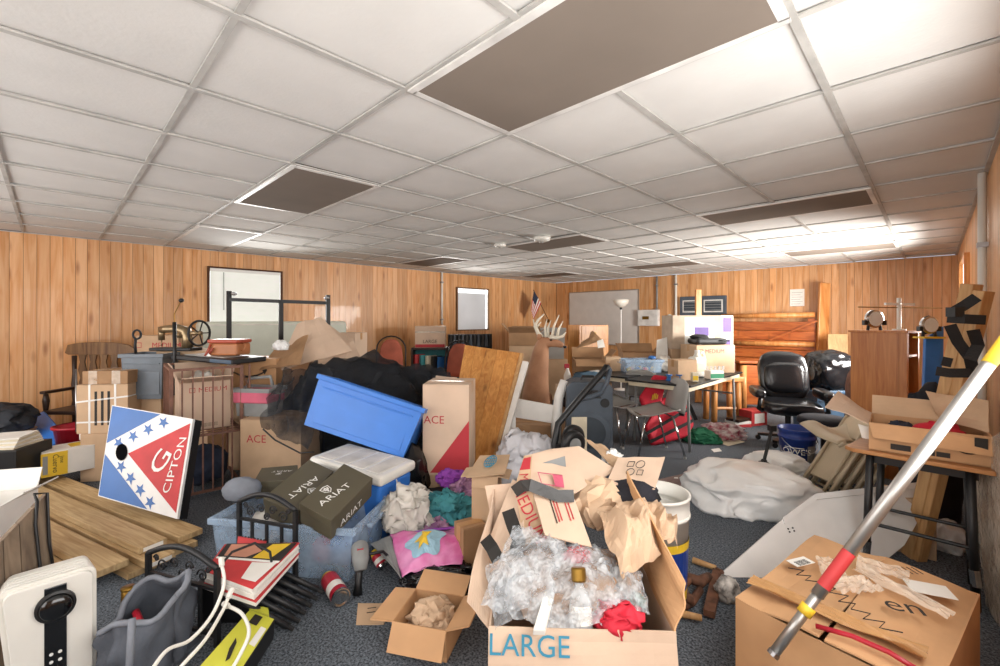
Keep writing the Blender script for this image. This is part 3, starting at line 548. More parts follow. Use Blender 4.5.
carton('moving box with red ACE lettering behind the olive shoe boxes', .52, .4, .6, G(284, 3.82, 0), -4, texts=(('front', 'ACE', .09, 'red_ink', -.12, .44),), mt='kraft')
# mattress, metal bed end, collapsed cartons
a, b = PX(197, 321, XL+.16), PX(345, 321, XL+.16)
o = thing('mattress', 'pale mattress standing against the wall under the blinds', 'mattress', (XL+.14, (a.y+b.y)/2, 0), world=True)
build(MB().box((XL+.14, (a.y+b.y)/2, .70), (.2, b.y-a.y, 1.39)), 'pad', 'mattress', o, bevel=.05, seg=3)
for z in (.05, 1.35): build(MB().box((XL+.245, (a.y+b.y)/2, z), (.012, b.y-a.y-.1, .012)), 'piping', 'cloth_white', o)
o = wthing('bed_headboard', 'black metal bed end with three posts before the window', 'headboard', [G(230, 5.2), G(330, 5.35)])
for (u, v0, d) in ((229, 291, 5.2), (281, 301, 5.27), (328, 295, 5.35)): t_ = W(u, v0, d); build(MB().bar((t_.x, t_.y, 0), t_, .05, .03), 'post', 'iron', o, bevel=.003)
build(MB().bar(W(228, 299.5, 5.2), W(328, 303, 5.35), .03, .04), 'top_rail', 'iron', o); build(MB().bar(G(229, 5.2, .5), G(329, 5.35, .5), .03, .04), 'lower_rail', 'iron', o)
for (u, v, d) in ((234, 295, 5.2), (327, 299, 5.35)): build(MB().lump(W(u, v+1, d), (.035, .035, .05), 2, .1, 1, 2, 1), 'finial', 'steel', o, smooth=True)
def sheet(label, quad, mt='kraft_pink', bend=.06, th=.006, texts=(), seed=1, nx=6, cat='cardboard', name='cardboard_sheet', fr=1.4):
    q = [W(*p) for p in quad]; o = wthing(name, label, cat, q); g = drape(q, nx, nx, bend, fr, seed); build(g, 'panel', mt, o, solid=th)
    P, mx = qframe(*q)
    for (txt, size, col, s, t_, spin, *wd_) in texts: lettering(txt, size, col, o, mx(s, t_, spin, bend*.75+.014), wd_[0] if wd_ else 1)
    return o
carton('large brown carton under the collapsed cardboard', .6, .3, .98, G(306, 4.85, 0), -6)
sheet('tallest sheet of collapsed cardboard, peaked like a roof', [(297, 324, 4.6), (321, 318, 4.75), (352, 352, 4.6), (276, 372, 4.2)], 'kraft_pink', .05, seed=2)
sheet('collapsed cardboard sheet sloping to the leather box', [(276, 347, 4.4), (309, 336, 4.5), (300, 366, 4.15), (259, 371, 4.05)], 'kraft_dark', .04, seed=5)
sheet('collapsed cardboard sheet beside the black netting', [(318, 321, 4.85), (352, 340, 4.8), (362, 362, 4.6), (318, 368, 4.4)], 'kraft_pink', .06, seed=7)
pxcarton('small carton with red print behind the black netting', 336, 358, 333, 360, 5.1, .3, -10, mt='kraft_pink', texts=(('front', '|||||', .06, 'red_ink', 0, .1),))
lumpthing('tape_roll', 'white crumpled bag on the collapsed cardboard', 'bag', W(281, 350, 4.15), (.07, .05, .09), 'white_bag', 4, .5, 3)
# black netting heap
o = thing('netting', 'huge heap of black netting behind the blue tote', 'netting', G(362, 4.35, 0), -6)
build(MB().lump((0, 0, 0), (.72, .42, 1.03), 11, .34, 1.7, 5, .2, .85, .6), 'bundle', 'net', o, smooth=True); build(MB().lump((0, 0, 0), (.77, .46, 1.07), 12, .42, 1.9, 5, .2, .85, .6), 'loose_mesh', 'net_sheer', o, smooth=True)
build(MB().lump((.55, .15, 0), (.40, .32, .86), 15, .34, 2.2, 5, .2, .85, .6), 'bundle', 'net', o, smooth=True); build(MB().lump((.55, .15, 0), (.45, .36, .9), 16, .42, 2.2, 5, .2, .85, .6), 'loose_mesh', 'net_sheer', o, smooth=True)
o = wthing('netting_flap', 'loose black netting hanging over the ACE box', 'netting', [W(262, 440, 3.6)])
build(drape([W(285, 372, 3.75), W(330, 370, 3.7), W(312, 452, 3.45), W(262, 428, 3.5)], 20, 20, .12, 3.5, 4, .1, .3), 'mesh', 'net_sheer', o, smooth=True); build(MB().tube([W(263, 429, 3.5), W(275, 440, 3.48), W(300, 453, 3.46), W(314, 452, 3.46)], .006, 6), 'hem', 'black', o)
lumpthing('trash_bag', 'shiny black trash bag under the corner of the blue tote', 'bag', G(408, 3.35, .0), (.16, .2, .5), 'black_bag', 6, .3, 2.5)
# cooler and blue tote
o = thing('cooler', 'blue cooler with a dirty white lid under the blue tote', 'cooler', G(359, 3.06, 0)+Vector((0, 0, .02)), -24, (0, 5))
build(MB().box((0, 0, .19), (.58, .34, .38)), 'body', 'blue_plastic', o, bevel=.025, seg=3); build(MB().box((0, 0, .415), (.62, .38, .07)), 'lid', 'white_plastic', o, bevel=.025, seg=3)
for x in (-.2, -.065, .07, .205): build(MB().box((x, 0, .4515), (.11, .3, .006)), 'lid_panel', 'cloth_white', o, bevel=.003)
tote('storage_tote', 'large blue plastic tote tipped on the cooler', 'storage tote', W(361, 440, 3.4), .82, .42, .38, 'blue_plastic', -3, (-13, 17.5), taper=.94)
# ------------------------------------------------------------------ cornhole board
q = pq([(112, 405, 3.42), (193, 419, 3.2), (177, 519, 2.93), (98, 496, 3.12)])
o = wthing('cornhole_board', 'cornhole board with red triangle, white stars and CIPTON lettering', 'game board', q); P, mx = qframe(*q)
build(MB().slab([P(0, 1, 0), P(1, 1, 0), P(1, 0, 0), P(0, 0, 0)], .018), 'deck', 'white', o)
build(MB().slab([P(0, 1, -.019), P(1, 1, -.019), P(1, .93, -.019), P(0, .93, -.019)], .06).slab([P(0, .07, -.019), P(1, .07, -.019), P(1, 0, -.019), P(0, 0, -.019)], .06).slab([P(.93, .93, -.019), P(1, .93, -.019), P(1, .07, -.019), P(.93, .07, -.019)], .06), 'frame', 'black', o)
def dec(pts, mt, name, off=.002): build(MB().poly([P(s, t_, off) for s, t_ in pts]), name, mt, o)
dec([(.01, .99), (.62, .99), (.01, .56)], 'game_blue', 'blue_field'); dec([(.01, .44), (.64, .01), (.01, .01)], 'game_blue', 'blue_field')
dec([(.30, .5), (.98, .95), (.98, .05)], 'red_print', 'red_triangle')
for k in range(4): dec(star(.16+.17*k, .59+.105*k, .07, .35), 'game_blue', 'star'); dec(star(.24+.14*k, .35-.09*k, .07, .35), 'game_blue', 'star')
dec([(.22+.075*math.cos(k*math.pi/10), .5+.09*math.sin(k*math.pi/10)) for k in range(20)], 'hole', 'hole', .004)
lettering('CIPTON', .09, 'white_ink', o, mx(.885, .5, 98, .006), 1.15); lettering('G', .2, 'white_ink', o, mx(.72, .5, 78, .006), 1.2, 'emblem')
# ------------------------------------------------------------------ clear bin and shoe boxes
bc = G(300, 2.78, 0)
tote('storage_bin', 'large translucent bin holding the olive shoe boxes', 'storage bin', G(304, 2.66, 0), .86, .44, .30, 'clear_bin', -9, taper=.93, ribs=False, t=.004)
def boxq(label, quad, th, logo=None, group='olive shoe boxes'):
    q = pq(quad); o = wthing('shoe_box', label, 'shoe box', q, group); P, mx = qframe(*q)
    c0 = sum(q, Vector())/4
    build(MB().slab([P(0, 1, -.03), P(1, 1, -.03), P(1, 0, -.03), P(0, 0, -.03)], th-.03), 'body', 'olive', o, bevel=.002)
    lid = MB().slab([P(-.015, 1.01, 0), P(1.015, 1.01, 0), P(1.015, -.01, 0), P(-.015, -.01, 0)], .045); build(lid, 'lid', 'olive', o, bevel=.003)
    if logo:
        (s, t_, spin, size) = logo; lettering('ARIAT', size, 'white_ink', o, mx(s, t_, spin), 1.35)
        m = mx(s, t_, spin) @ Matrix.Translation((0, size*1.15, 0)); em = MB()
        sh = [(-.5, .45), (0, .6), (.5, .45), (.42, -.2), (0, -.6), (-.42, -.2)]; inn = [(x*.82, y*.82) for x, y in sh]
        for i in range(6):
            j = (i+1) % 6; em.poly([m @ Vector((x*size, y*size, 0)) for x, y in (sh[i], sh[j], inn[j], inn[i])])
        for (x0, y0, x1, y1) in ((-.28, .25, .05, -.3), (.28, .25, -.05, -.3), (-.25, -.02, .25, -.02), (0, .4, 0, -.35), (-.3, .2, .3, .2)):
            d_ = Vector((x1-x0, y1-y0)).normalized()*.06; em.poly([m @ Vector((x*size, y*size, 0)) for x, y in ((x0-d_.y, y0+d_.x), (x1-d_.y, y1+d_.x), (x1+d_.y, y1-d_.x), (x0+d_.y, y0-d_.x))])
        build(em, 'emblem', 'white_ink', o)
    return o, q, P, mx
# corner order: back-left, back-right, front-right, front-left of the lid
boxq('small olive shoe box at the back of the bin', [(262, 468, 3.02), (297, 465, 3.05), (298, 479, 2.82), (254, 482, 2.78)], .11, (.6, .6, 175, .035))
boxq('middle olive shoe box with its white emblem upside down', [(309, 460, 2.88), (333, 471, 2.8), (297, 512, 2.42), (264, 498, 2.5)], .12, (.62, .45, -90, .06))
o, q, P, mx = boxq('nearest olive shoe box with white emblem and name upright', [(344, 464, 2.76), (372, 478, 2.66), (331, 520, 2.3), (300, 503, 2.4)], .13, (.55, .4, 90, .058))
n_ = (q[1]-q[0]).cross(q[0]-q[3]).normalized(); n_ = n_ if n_.z > 0 else -n_; x_ = (q[1]-q[2]).normalized()
m = Matrix.Translation((q[1]*.45+q[2]*.55)-n_*.085+(q[1]-q[0]).normalized()*.006) @ Matrix((x_, n_, x_.cross(n_))).transposed().to_4x4(); lettering('ARIAT', .055, 'white_ink', o, m, 1.3)
lumpthing('baseball_cap', 'grey cap with lime trim in the translucent bin', 'cap', W(242, 497, 2.72), (.11, .09, .12), 'cloth_grey', 3, .2, 1.5)
for (u, d, z, s, mt, lab) in ((325, 2.6, .02, .07, 'red_cloth', 'red bundle seen through the wall of the translucent bin'), (343, 2.6, .02, .08, 'blue_plastic', 'blue bundle seen through the wall of the translucent bin'), (270, 2.75, .02, .12, 'cloth_white', 'white bundle inside the end of the translucent bin')):
    lumpthing('bundle', lab, 'bundle', G(u, d, z), (s, s, s*2), mt, u, .3, 2)
# ------------------------------------------------------------------ scrolled iron ends
def scroll_end(label, a, b, top, rz_pts=None):
    """flat iron end panel between floor points a and b"""
    a, b = Vector(a), Vector(b); x = (b-a); w = x.length; ang = math.degrees(math.atan2(x.dot(FW), x.dot(RT)))
    o = thing('iron_stand', label, 'iron stand', (a+b)/2, ang, group='scrolled iron stands'); h = w/2; zc = top-.15
    for s in (-1, 1): build(MB().box((s*(h-.01), 0, (top-.06)/2), (.02, .02, top-.06)), 'post', 'iron', o)
    build(MB().tube([(-h+.01+(w-.02)*k/12, 0, top-.06+.06*math.sin(math.pi*k/12)) for k in range(13)], .013, 8), 'arch', 'iron', o, smooth=True)
    build(MB().box((0, 0, zc), (w-.03, .014, .014)), 'crossbar', 'iron', o); build(MB().box((0, 0, .05), (w-.03, .014, .014)), 'crossbar', 'iron', o)
    def spiral(cx, cz, r, s, turns=1.6): return [(cx+s*r*(1-k/26)*math.cos(k*turns*2*math.pi/24), 0, cz+r*(1-k/26)*math.sin(k*turns*2*math.pi/24)) for k in range(25)]
    for (cx, cz, r, s) in ((-.28*w, zc+.045, .03, 1), (.28*w, zc+.045, .03, -1), (-.1*w, zc+.07, .026, -1), (.1*w, zc+.07, .026, 1), (0, zc+.03, .022, 1), (-.36*w, zc+.075, .016, -1), (.36*w, zc+.075, .016, 1)):
        build(MB().tube(spiral(cx, cz, r, s), .0042, 5), 'scroll', 'iron', o, smooth=True)
    for k in range(1, 4): build(MB().box((-h+w*k/4, 0, (zc+.05)/2), (.014, .012, zc-.05)), 'bar', 'iron', o)
    for (cx, cz) in ((-.12*w, .14), (.12*w, .14)): build(MB().tube(spiral(cx, cz, .035, 1 if cx < 0 else -1), .0042, 5), 'scroll', 'iron', o, smooth=True)
    return o
scroll_end('scrolled black iron stand end in front of the translucent bin', G(238, 2.42), G(297, 2.30), .49)
scroll_end('scrolled black iron stand end beside the open grey bag', G(147, 2.06), G(219, 1.92), .40)
# ------------------------------------------------------------------ open grey bag with tools
bx_, by_ = G(150, 1.86, 0), 0
o = thing('tool_bag', 'open soft grey bag with tools beside the white purifier', 'bag', G(150, 1.84, 0), -10)
def bagfn(s, t_):
    a = 2*math.pi*s; z = .26*t_; r = .9+.1*math.sin(t_*3); k = .88+.32*noise.noise(Vector((math.cos(a)*2.2, math.sin(a)*2.2, t_*2.5+3)))
    return (.155*r*k*math.cos(a), .175*r*k*math.sin(a), z+((.05*math.sin(a+.6)+.03*math.sin(3*a))*t_))
build(MB().grid(bagfn, 40, 14), 'shell', 'cloth_greydark', o, solid=.008, smooth=True); build(MB().tube([Vector(bagfn(k/40, 1)) for k in range(41)], .012, 6), 'rim', 'cloth_grey', o, smooth=True)
build(MB().box((0, 0, .01), (.25, .28, .012)), 'bottom', 'cloth_greydark', o)
build(MB().tube([(.1, -.16, .3), (.14, -.2, .2), (.12, -.19, .08)], .012, 6), 'handle', 'cloth_grey', o, smooth=True)
b0 = G(142, 1.84, .02)
tag(build(MB().tube([W(127, 606, 1.92), W(128, 589, 1.9)], [.024, .022], 14).tube([W(128, 589, 1.9), W(128, 587, 1.9)], .026, 14), 'brass_fitting', 'brass', smooth=True), 'brass pipe fitting sticking out of the open grey bag', 'fitting')
tag(build(MB().tube([W(136, 612, 1.86), W(143, 630, 1.78)], .014, 8), 'screwdriver_handle', 'red_plastic', smooth=True), 'red screwdriver handle inside the open grey bag', 'screwdriver')
o = thing('tape_measure', 'tan round tool lying inside the open grey bag', 'tool', W(153, 634, 1.78), 0, (40, 0)); build(MB().lathe([(.014, 0), (.034, 0), (.034, .03), (.014, .03)], 20, cap=False), 'ring', 'tan_leather', o); build(MB().lathe([(.018, .002), (.018, .034)], 14), 'hub', 'chrome', o)
lumpthing('tool_pile', 'dark jumble of small tools at the bottom of the grey bag', 'tools', G(150, 1.84, .02), (.075, .085, .13), 'cloth_dark', 5, .6, 4)
bpy.data.objects['tool_pile']['kind'] = 'stuff'
# white cables
for k, (pts, lab) in enumerate((([(222, 566, 1.92), (224, 585, 1.88), (212, 615, 1.8), (190, 640, 1.7), (165, 652, 1.62), (140, 690, 1.5)], 'white cable curving over the scrolled stand end'), ([(228, 598, 1.86), (222, 612, 1.82), (205, 640, 1.7), (180, 668, 1.6), (165, 690, 1.55)], 'white cable with a plug end beside the lime package'), ([(228, 606, 1.86), (242, 614, 1.8), (249, 632, 1.72), (240, 655, 1.66), (225, 680, 1.6)], 'white cable lying over the lime package'))):
    ps = [W(*p) for p in pts]; o = wthing('cable', lab, 'cable', ps); sm = []
    for i in range(len(ps)-1):
        p0, p1, p2, p3 = ps[max(i-1, 0)], ps[i], ps[i+1], ps[min(i+2, len(ps)-1)]
        for j in range(6): t_ = j/6; sm.append(.5*((2*p1)+(p2-p0)*t_+(2*p0-5*p1+4*p2-p3)*t_*t_+(3*p1-p0-3*p2+p3)*t_**3))
    sm.append(ps[-1]); build(MB().tube(sm, .007, 8), 'cord', 'white_plastic', o, smooth=True)
    build(MB().tube([ps[0], ps[0]+(ps[0]-ps[1]).normalized()*.035], .011, 8), 'plug', 'white_plastic', o)
# lime package
q = pq([(250, 609, 1.98), (275, 619, 1.92), (226, 694, 1.52), (194, 672, 1.6)])
o = wthing('retail_package', 'lime and black retail box at the bottom edge', 'box', q); P, mx = qframe(*q)
build(MB().slab([P(0, 1, 0), P(1, 1, 0), P(1, 0, 0), P(0, 0, 0)], .085), 'body', 'black', o, bevel=.002); build(MB().slab([P(.02, .99, .001), P(.98, .99, .001), P(.98, .01, .001), P(.02, .01, .001)], .001), 'lime_print', 'lime', o)
build(MB().poly([P(.75, .82, .003), P(.95, .82, .003), P(.95, .55, .003), P(.75, .55, .003)]), 'label_sticker', 'paper', o); build(MB().poly([P(.3, .95, .003), P(.6, .95, .003), P(.6, .8, .003), P(.3, .8, .003)]), 'logo', 'black_ink', o)
build(MB().poly([P(.3, .55, .003), P(.42, .5, .003), P(.55, .3, .003), P(.5, .25, .003), P(.35, .4, .003)]), 'tool_picture', 'black_ink', o)
build(drape([W(248, 607, 2.03), W(268, 608, 2.03), W(270, 622, 1.96), W(250, 612, 1.98)], 4, 4, .01, 2, 3), 'end_flap', 'lime', o, solid=.003)
# ------------------------------------------------------------------ magazines on a bundle of black tubes
tb = wthing('crate', 'low black crate under the magazines', 'crate', [G(246, 2.2, 0)])
build(MB().box(G(246, 2.2, .09), (.3, .26, .18), Euler((0, 0, TH))), 'body', 'black', tb, bevel=.01); build(MB().box(G(246, 2.2, .185), (.32, .28, .014), Euler((0, 0, TH))), 'rim', 'black', tb, bevel=.004)
for k in range(6):
    a, b = W(225+7*k, 592-6*k, 2.02+.05*k), W(288+6*k, 616-6*k, 2.02+.045*k); a.z = max(a.z, .13); b.z = .022+.006*k
    o = wthing('black_tube', ['first', 'second', 'third', 'fourth', 'fifth', 'sixth'][k]+' black metal tube of the bundle, counted from the lime package', 'tube', [a, b], 'bundled black tubes'); build(MB().tube([a, b], .014, 8), 'tube', 'iron', o, smooth=True); build(MB().tube([b, b+(b-a).normalized()*.03], .010, 8), 'end_plug', 'black', o)
mq = [(226, 541, 2.26), (300, 541, 2.24), (256, 588, 1.92), (203, 571, 2.0)]
for k, (mt, lab) in enumerate((('red_print', 'red magazine at the bottom of the pile'), ('paper', 'white magazine in the middle of the pile'), ('red_print', 'top magazine with a red and yellow cover picture'))):
    q = [p+Vector((0, 0, -.06+k*.026)) for p in pq(mq)]; o = wthing('magazine', lab, 'magazine', q, 'pile of magazines'); P, mx = qframe(*q); j = .03*k
    build(MB().slab([P(.01, .99-j, -.003), P(.985, .99, -.003), P(.985-j, .01, -.003), P(.01, .01+j, -.003)], .02), 'pages', 'paper', o); build(MB().slab([P(0, 1-j, 0), P(1, 1, 0), P(1-j, 0, 0), P(0, j, 0)], .003), 'cover', mt, o)
    if k == 2:
        for (pts, m_) in (([(.03, .95), (.97, .98), (.97, .55), (.03, .5)], 'black_ink'), ([(.1, .92), (.4, .94), (.6, .75), (.45, .56), (.12, .55)], 'skin_print'), ([(.66, .94), (.9, .96), (.8, .57), (.55, .56)], 'yellow'), ([(.03, .5), (.97, .55), (.97, .5), (.03, .44)], 'paper'), ([(.6, .46), (.95, .5), (.9, .1), (.65, .1)], 'paper')): build(MB().poly([P(s, t_, .002+(.001 if m_ != 'black_ink' else 0)) for s, t_ in pts]), 'print', m_, o)
o = wthing('spiral_notebook', 'red spiral notebook tucked behind the magazines', 'notebook', [W(240, 545, 2.36)]); q = [W(238, 536, 2.34), W(266, 541, 2.34), W(264, 560, 2.3), W(236, 553, 2.3)]; build(MB().slab(q, .012), 'cover', 'red_print', o)
P, _ = qframe(*q)
for k in range(9): build(MB().tube([P(.05+.11*k, 1.03, -.01), P(.05+.11*k, 1.06, .004), P(.05+.11*k, .97, .006)], .0025, 5), 'wire_ring', 'black', o)
tag(build(MB().tube([W(215, 572, 2.0), W(232, 552, 2.1), W(255, 543, 2.14), W(270, 552, 2.1), W(272, 565, 2.06), W(276, 574, 2.05)], .006, 6), 'cable', 'black', smooth=True), 'black cord looped over the magazines', 'cord')
# ------------------------------------------------------------------ spray cans, drill
def can(label, a, b, r, cap=True):
    a, b = Vector(a), Vector(b); o = wthing('spray_can', label, 'spray can', [a, b]); d = b-a; L = d.length; m = d.to_track_quat('Z', 'Y').to_matrix()
    build(MB().lathe([(r, .03), (r, L-.002)], 24, a, m), 'body', 'red_plastic', o, smooth=False); build(MB().lathe([(r*1.02, L-.008), (r*1.02, L+.004), (r*.9, L+.004), (r*.7, L+.001)], 24, a, m), 'base_rim', 'chrome', o)
    build(MB().lathe([(r*.75, 0), (r*.95, .028)], 24, a, m), 'cap', 'yellow', o); build(MB().lathe([(r*1.005, L*.55), (r*1.005, L*.8)], 24, a, m, cap=False), 'label_band', 'paper', o); return o
c0 = can('red spray can with yellow cap lying on the carpet', G(328, 2.36, .047), G(341, 2.19, .047), .045)
can('red can leaning beside the pink bag', W(374, 551, 2.55), W(383, 566, 2.5), .032)
o = thing('power_drill', 'grey power tool standing on its black handle', 'power tool', G(360, 2.33, 0), 20)
build(MB().tube([(0, .05, .20), (0, .02, .21), (0, -.06, .19), (0, -.09, .15)], [.03, .045, .042, .03], 14), 'housing', 'carton_grey', o, smooth=True); build(MB().tube([(0, -.02, .17), (-.01, -.04, .05), (-.015, -.05, .008)], [.02, .018, .026], 10), 'grip', 'black', o, smooth=True)
build(MB().tube([(.03, -.02, .19), (.12, .02, .17), (.17, .05, .1), (.2, .06, .03)], .008, 6), 'hose', 'black', o, smooth=True); build(MB().box((0, -.03, .232), (.03, .04, .01)), 'switch', 'red_plastic', o)
# ------------------------------------------------------------------ clothes heap and pink bag
lumpthing('clothes_heap', 'low heap of dark clothes under the coloured garments', 'clothing', G(446, 3.1, 0), (.34, .34, .2), 'cloth_dark', 21, .45, 2.6)
for (u, v, d, s, mt, lab, sd) in ((407, 528, 2.78, (.15, .15, .25), 'cloth_white', 'crumpled off-white garment on the clothes heap', 3), (448, 521, 2.85, (.15, .13, .19), 'cloth_teal', 'crumpled teal garment on the clothes heap', 5), (466, 508, 3.0, (.10, .12, .2), 'cloth_pink', 'crumpled mauve garment beside the teal one', 7), (452, 484, 3.1, (.1, .06, .1), 'cloth_purple', 'small purple cloth behind the teal garment', 9), (437, 532, 2.75, (.09, .08, .09), 'cloth_pink', 'pale pink scrap under the teal garment', 12)):
    lumpthing('garment', lab, 'clothing', W(u, v, d), s, mt, sd, .75, 2.6, 5, .5, 1, .85)
q = [W(390, 536, 2.58), W(474, 527, 2.62), W(462, 566, 2.32), W(402, 578, 2.26)]
o = wthing('foil_bag', 'shiny pink foil bag printed with a yellow star', 'bag', q); g = drape(q, 24, 24, .05, 2.6, 5, .08, .05); build(g, 'film', 'mylar_pink', o, smooth=True, solid=.003)
P, mx = qframe(*q)
def onbag(pts, mt, name, off):
    def hgt(s, t_): qv = Vector((s*2.6+16.5, t_*2.6*.7+5, 9.5)); k = (.45-abs(noise.noise(qv)))*1.2+.5*(.4-abs(noise.noise(qv*2.3))); return .05*k+.08*math.sin(math.pi*s)*math.sin(math.pi*t_)
    cx = sum(p[0] for p in pts)/len(pts); cy = sum(p[1] for p in pts)/len(pts); mb = MB(); n = len(pts)
    for r_ in (0, .35, .7, 1.0): mb.v += [P(cx+(s-cx)*r_, cy+(t_-cy)*r_, hgt(cx+(s-cx)*r_, cy+(t_-cy)*r_)+off) for s, t_ in pts]
    for L in range(3):
        for i in range(n): j = (i+1) % n; mb.f.append((L*n+i, L*n+j, (L+1)*n+j, (L+1)*n+i))
    build(mb, name, mt, o)
cl = [(.42+.26*(1+.15*math.sin(5*a))*math.cos(a), 0.46+.32*(1+.15*math.sin(5*a))*math.sin(a)) for a in [k*math.pi/16 for k in range(32)]]
onbag(cl, 'mylar_blue', 'cloud_print', .006); onbag([(x*.6+.42*.4-.03, y*1.1-.1) for x, y in star(.42, .5, .22)], 'yellow', 'star_print', .011)
build(drape([W(371, 545, 2.55), W(391, 536, 2.57), W(402, 580, 2.25), W(396, 570, 2.28)], 8, 8, .02, 2, 3), 'side_gusset', 'carton_grey', o, solid=.003); build(MB().tube([W(390, 536, 2.58), W(430, 530, 2.62), W(474, 526, 2.62)], .008, 6), 'top_seam', 'purple_rim', o)
lumpthing('jacket', 'black jacket bundled in front of the pink foil bag', 'clothing', G(440, 2.3, 0), (.2, .1, .15), 'black_bag', 17, .5, 2.6, 5)
carton('small dark carton between pink foil bag and big torn box', .14, .12, .3, G(470, 2.45, 0), 30, mt='kraft_dark')
# ------------------------------------------------------------------ small torn carton at the bottom
o = carton('small torn carton with crumpled paper at the bottom edge', .25, .24, .13, G(430, 1.98, 0), -14, mt='kraft_orange', flaps=(150, 68, 95, 70))
lumpthing('packing_paper', 'crumpled brown paper inside the small torn carton', 'paper', G(432, 1.97, .02), (.1, .09, .15), 'kraft_paper', 8, .6, 2.4, 5, .6, 1, .9)
sheet('torn cardboard strip with black marks on the carpet', [(358, 604, 2.2), (390, 604, 2.2), (384, 624, 2.06), (356, 625, 2.06)], 'kraft', .008, seed=3, texts=(('11', .06, 'black_ink', .5, .5, 100),))
# ------------------------------------------------------------------ big moving boxes behind
o = pxcarton('tall moving box with red corner wedge and Large print', 424, 471, 387, 478, 3.35, .38, -4, mt='kraft_pink', texts=(('front', 'Large', .06, 'red_ink', .1, .13), ('front', 'ACE', .085, 'red_ink', -.09, .42))); hh = .69
o.location.z = .24; build(MB().prism([(.178, .42), (.178, .02), (-.12, .02)], -.1915, -.1908), 'red_wedge', 'red_ink', o)
carton('brown carton under the tall moving box', .36, .36, .24, G(450, 3.55, 0), 0)
sheet('open flap of cardboard above the tall moving box', [(436, 376, 3.9), (457, 378, 3.9), (456, 390, 3.7), (432, 388, 3.7)], 'kraft_pink', .01, seed=4)
# pine panel
q = [W(465, 345, 4.45), W(520, 353, 4.2), W(484, 491, 3.66), W(440, 486, 3.8)]
o = wthing('pine_panel', 'leaning pine bed panel with white back edge', 'panel', q); P, mx = qframe(*q)
for k in range(5): build(MB().slab([P(k/5+.002, 1), P((k+1)/5-.002, 1), P((k+1)/5-.002, 0), P(k/5+.002, 0)], .02), 'plank', 'pine', o)
build(MB().slab([P(1.003, 1.0, 0), P(1.05, 1.0, 0), P(1.05, 0, 0), P(1.003, 0, 0)], .03), 'edge_strip', 'timber', o); build(MB().slab([P(1.055, .95, -.03), P(1.15, .95, -.03), P(1.15, 0, -.03), P(1.055, 0, -.03)], .03), 'back_board', 'whitewood', o)
# white bed end
o = wthing('bed_end', 'white painted wooden bed end with curved post', 'bed end', [G(530, 4.1), G(562, 4.05)])
build(MB().tube([G(556, 4.0, 0), G(556.5, 4.0, .5), G(559, 4.02, .72), G(565, 4.05, .86)], [.045]*4, 8), 'post', 'whitewood', o, smooth=True); build(MB().bar(G(512, 4.15, 0), G(512, 4.15, .8), .05, .05), 'post', 'whitewood', o)
build(MB().slab([W(512, 398, 4.12), W(556, 406, 4.0), W(556, 424, 4.0), W(512, 417, 4.12)], .03), 'rail', 'whitewood', o, bevel=.004); build(MB().slab([W(512, 440, 4.12), W(556, 448, 4.0), W(556, 462, 4.0), W(512, 455, 4.12)], .03), 'rail', 'whitewood', o)
pxcarton('dark storage box below the white bed end', 508, 552, 425, 474, 4.2, .3, -5, mt='kraft_dark')
lumpthing('silver_jacket', 'crumpled silver fabric in front of the white bed end', 'clothing', G(527, 3.48, .0), (.23, .18, .54), 'silver_cloth', 9, .5, 2.6, 5, .6, .8)
# ------------------------------------------------------------------ big torn LARGE box in the foreground
BW, BD, BH = .62, .50, .39
bo = thing('cardboard_box', 'big torn moving box with blue LARGE print in the foreground', 'box', G(573, 1.72, 0), -3)
build(hollow(MB(), BW, BD, BH), 'body', 'kraft_pink', bo)
def bend(quad, nx, ny, amp, seed, fr=1.6):   # crumpled cardboard panel from four local corners
    a, b, c, d = map(Vector, quad); n = (b-a).cross(a-d).normalized()
    def fn(s, t_): return (d*(1-s)+c*s)*(1-t_)+(a*(1-s)+b*s)*t_ + n*amp*noise.noise(Vector((s*fr+seed*2.1, t_*fr+seed, seed*.7)))
    return MB().grid(fn, nx, ny)
build(bend([(-BW/2-.06, .28, .66), (-.02, .30, .70), (0, BD/2, BH), (-BW/2, BD/2, BH)], 8, 8, .03, 3), 'flap', 'kraft_pink', bo, solid=.006)
build(bend([(BW/2+.0, .30, .74), (BW/2+.05, -.18, .52), (BW/2, -BD/2, BH), (BW/2, BD/2, BH)], 10, 10, .05, 5), 'flap', 'kraft_orange', bo, solid=.006)
build(bend([(-BW/2-.10, -.12, .40), (-BW/2-.02, .30, .66), (-BW/2, BD/2, BH), (-BW/2, -BD/2, BH)], 10, 10, .05, 7), 'flap', 'kraft_pink', bo, solid=.006)
build(bend([(-BW/2, -BD/2-.012, BH+.01), (BW/2, -BD/2-.012, BH+.01), (BW/2, -BD/2-.05, BH-.20), (-BW/2, -BD/2-.05, BH-.20)], 8, 6, .02, 9), 'flap', 'kraft_pink', bo, solid=.006)
lettering('LARGE', .095, 'blue_ink', bo, Matrix.Translation((-.175, -BD/2-.034, BH-.035)) @ Matrix.Rotation(R(80), 4, 'X'), .95)
lettering('LARGE', .10, 'red_ink', bo, Matrix.Translation((-BW/2-.075, 0, BH+.1)) @ Matrix.Rotation(R(-75), 4, 'Z') @ Matrix.Rotation(R(80), 4, 'X') @ Matrix.Rotation(R(90), 4, 'Z'), .8) if False else None
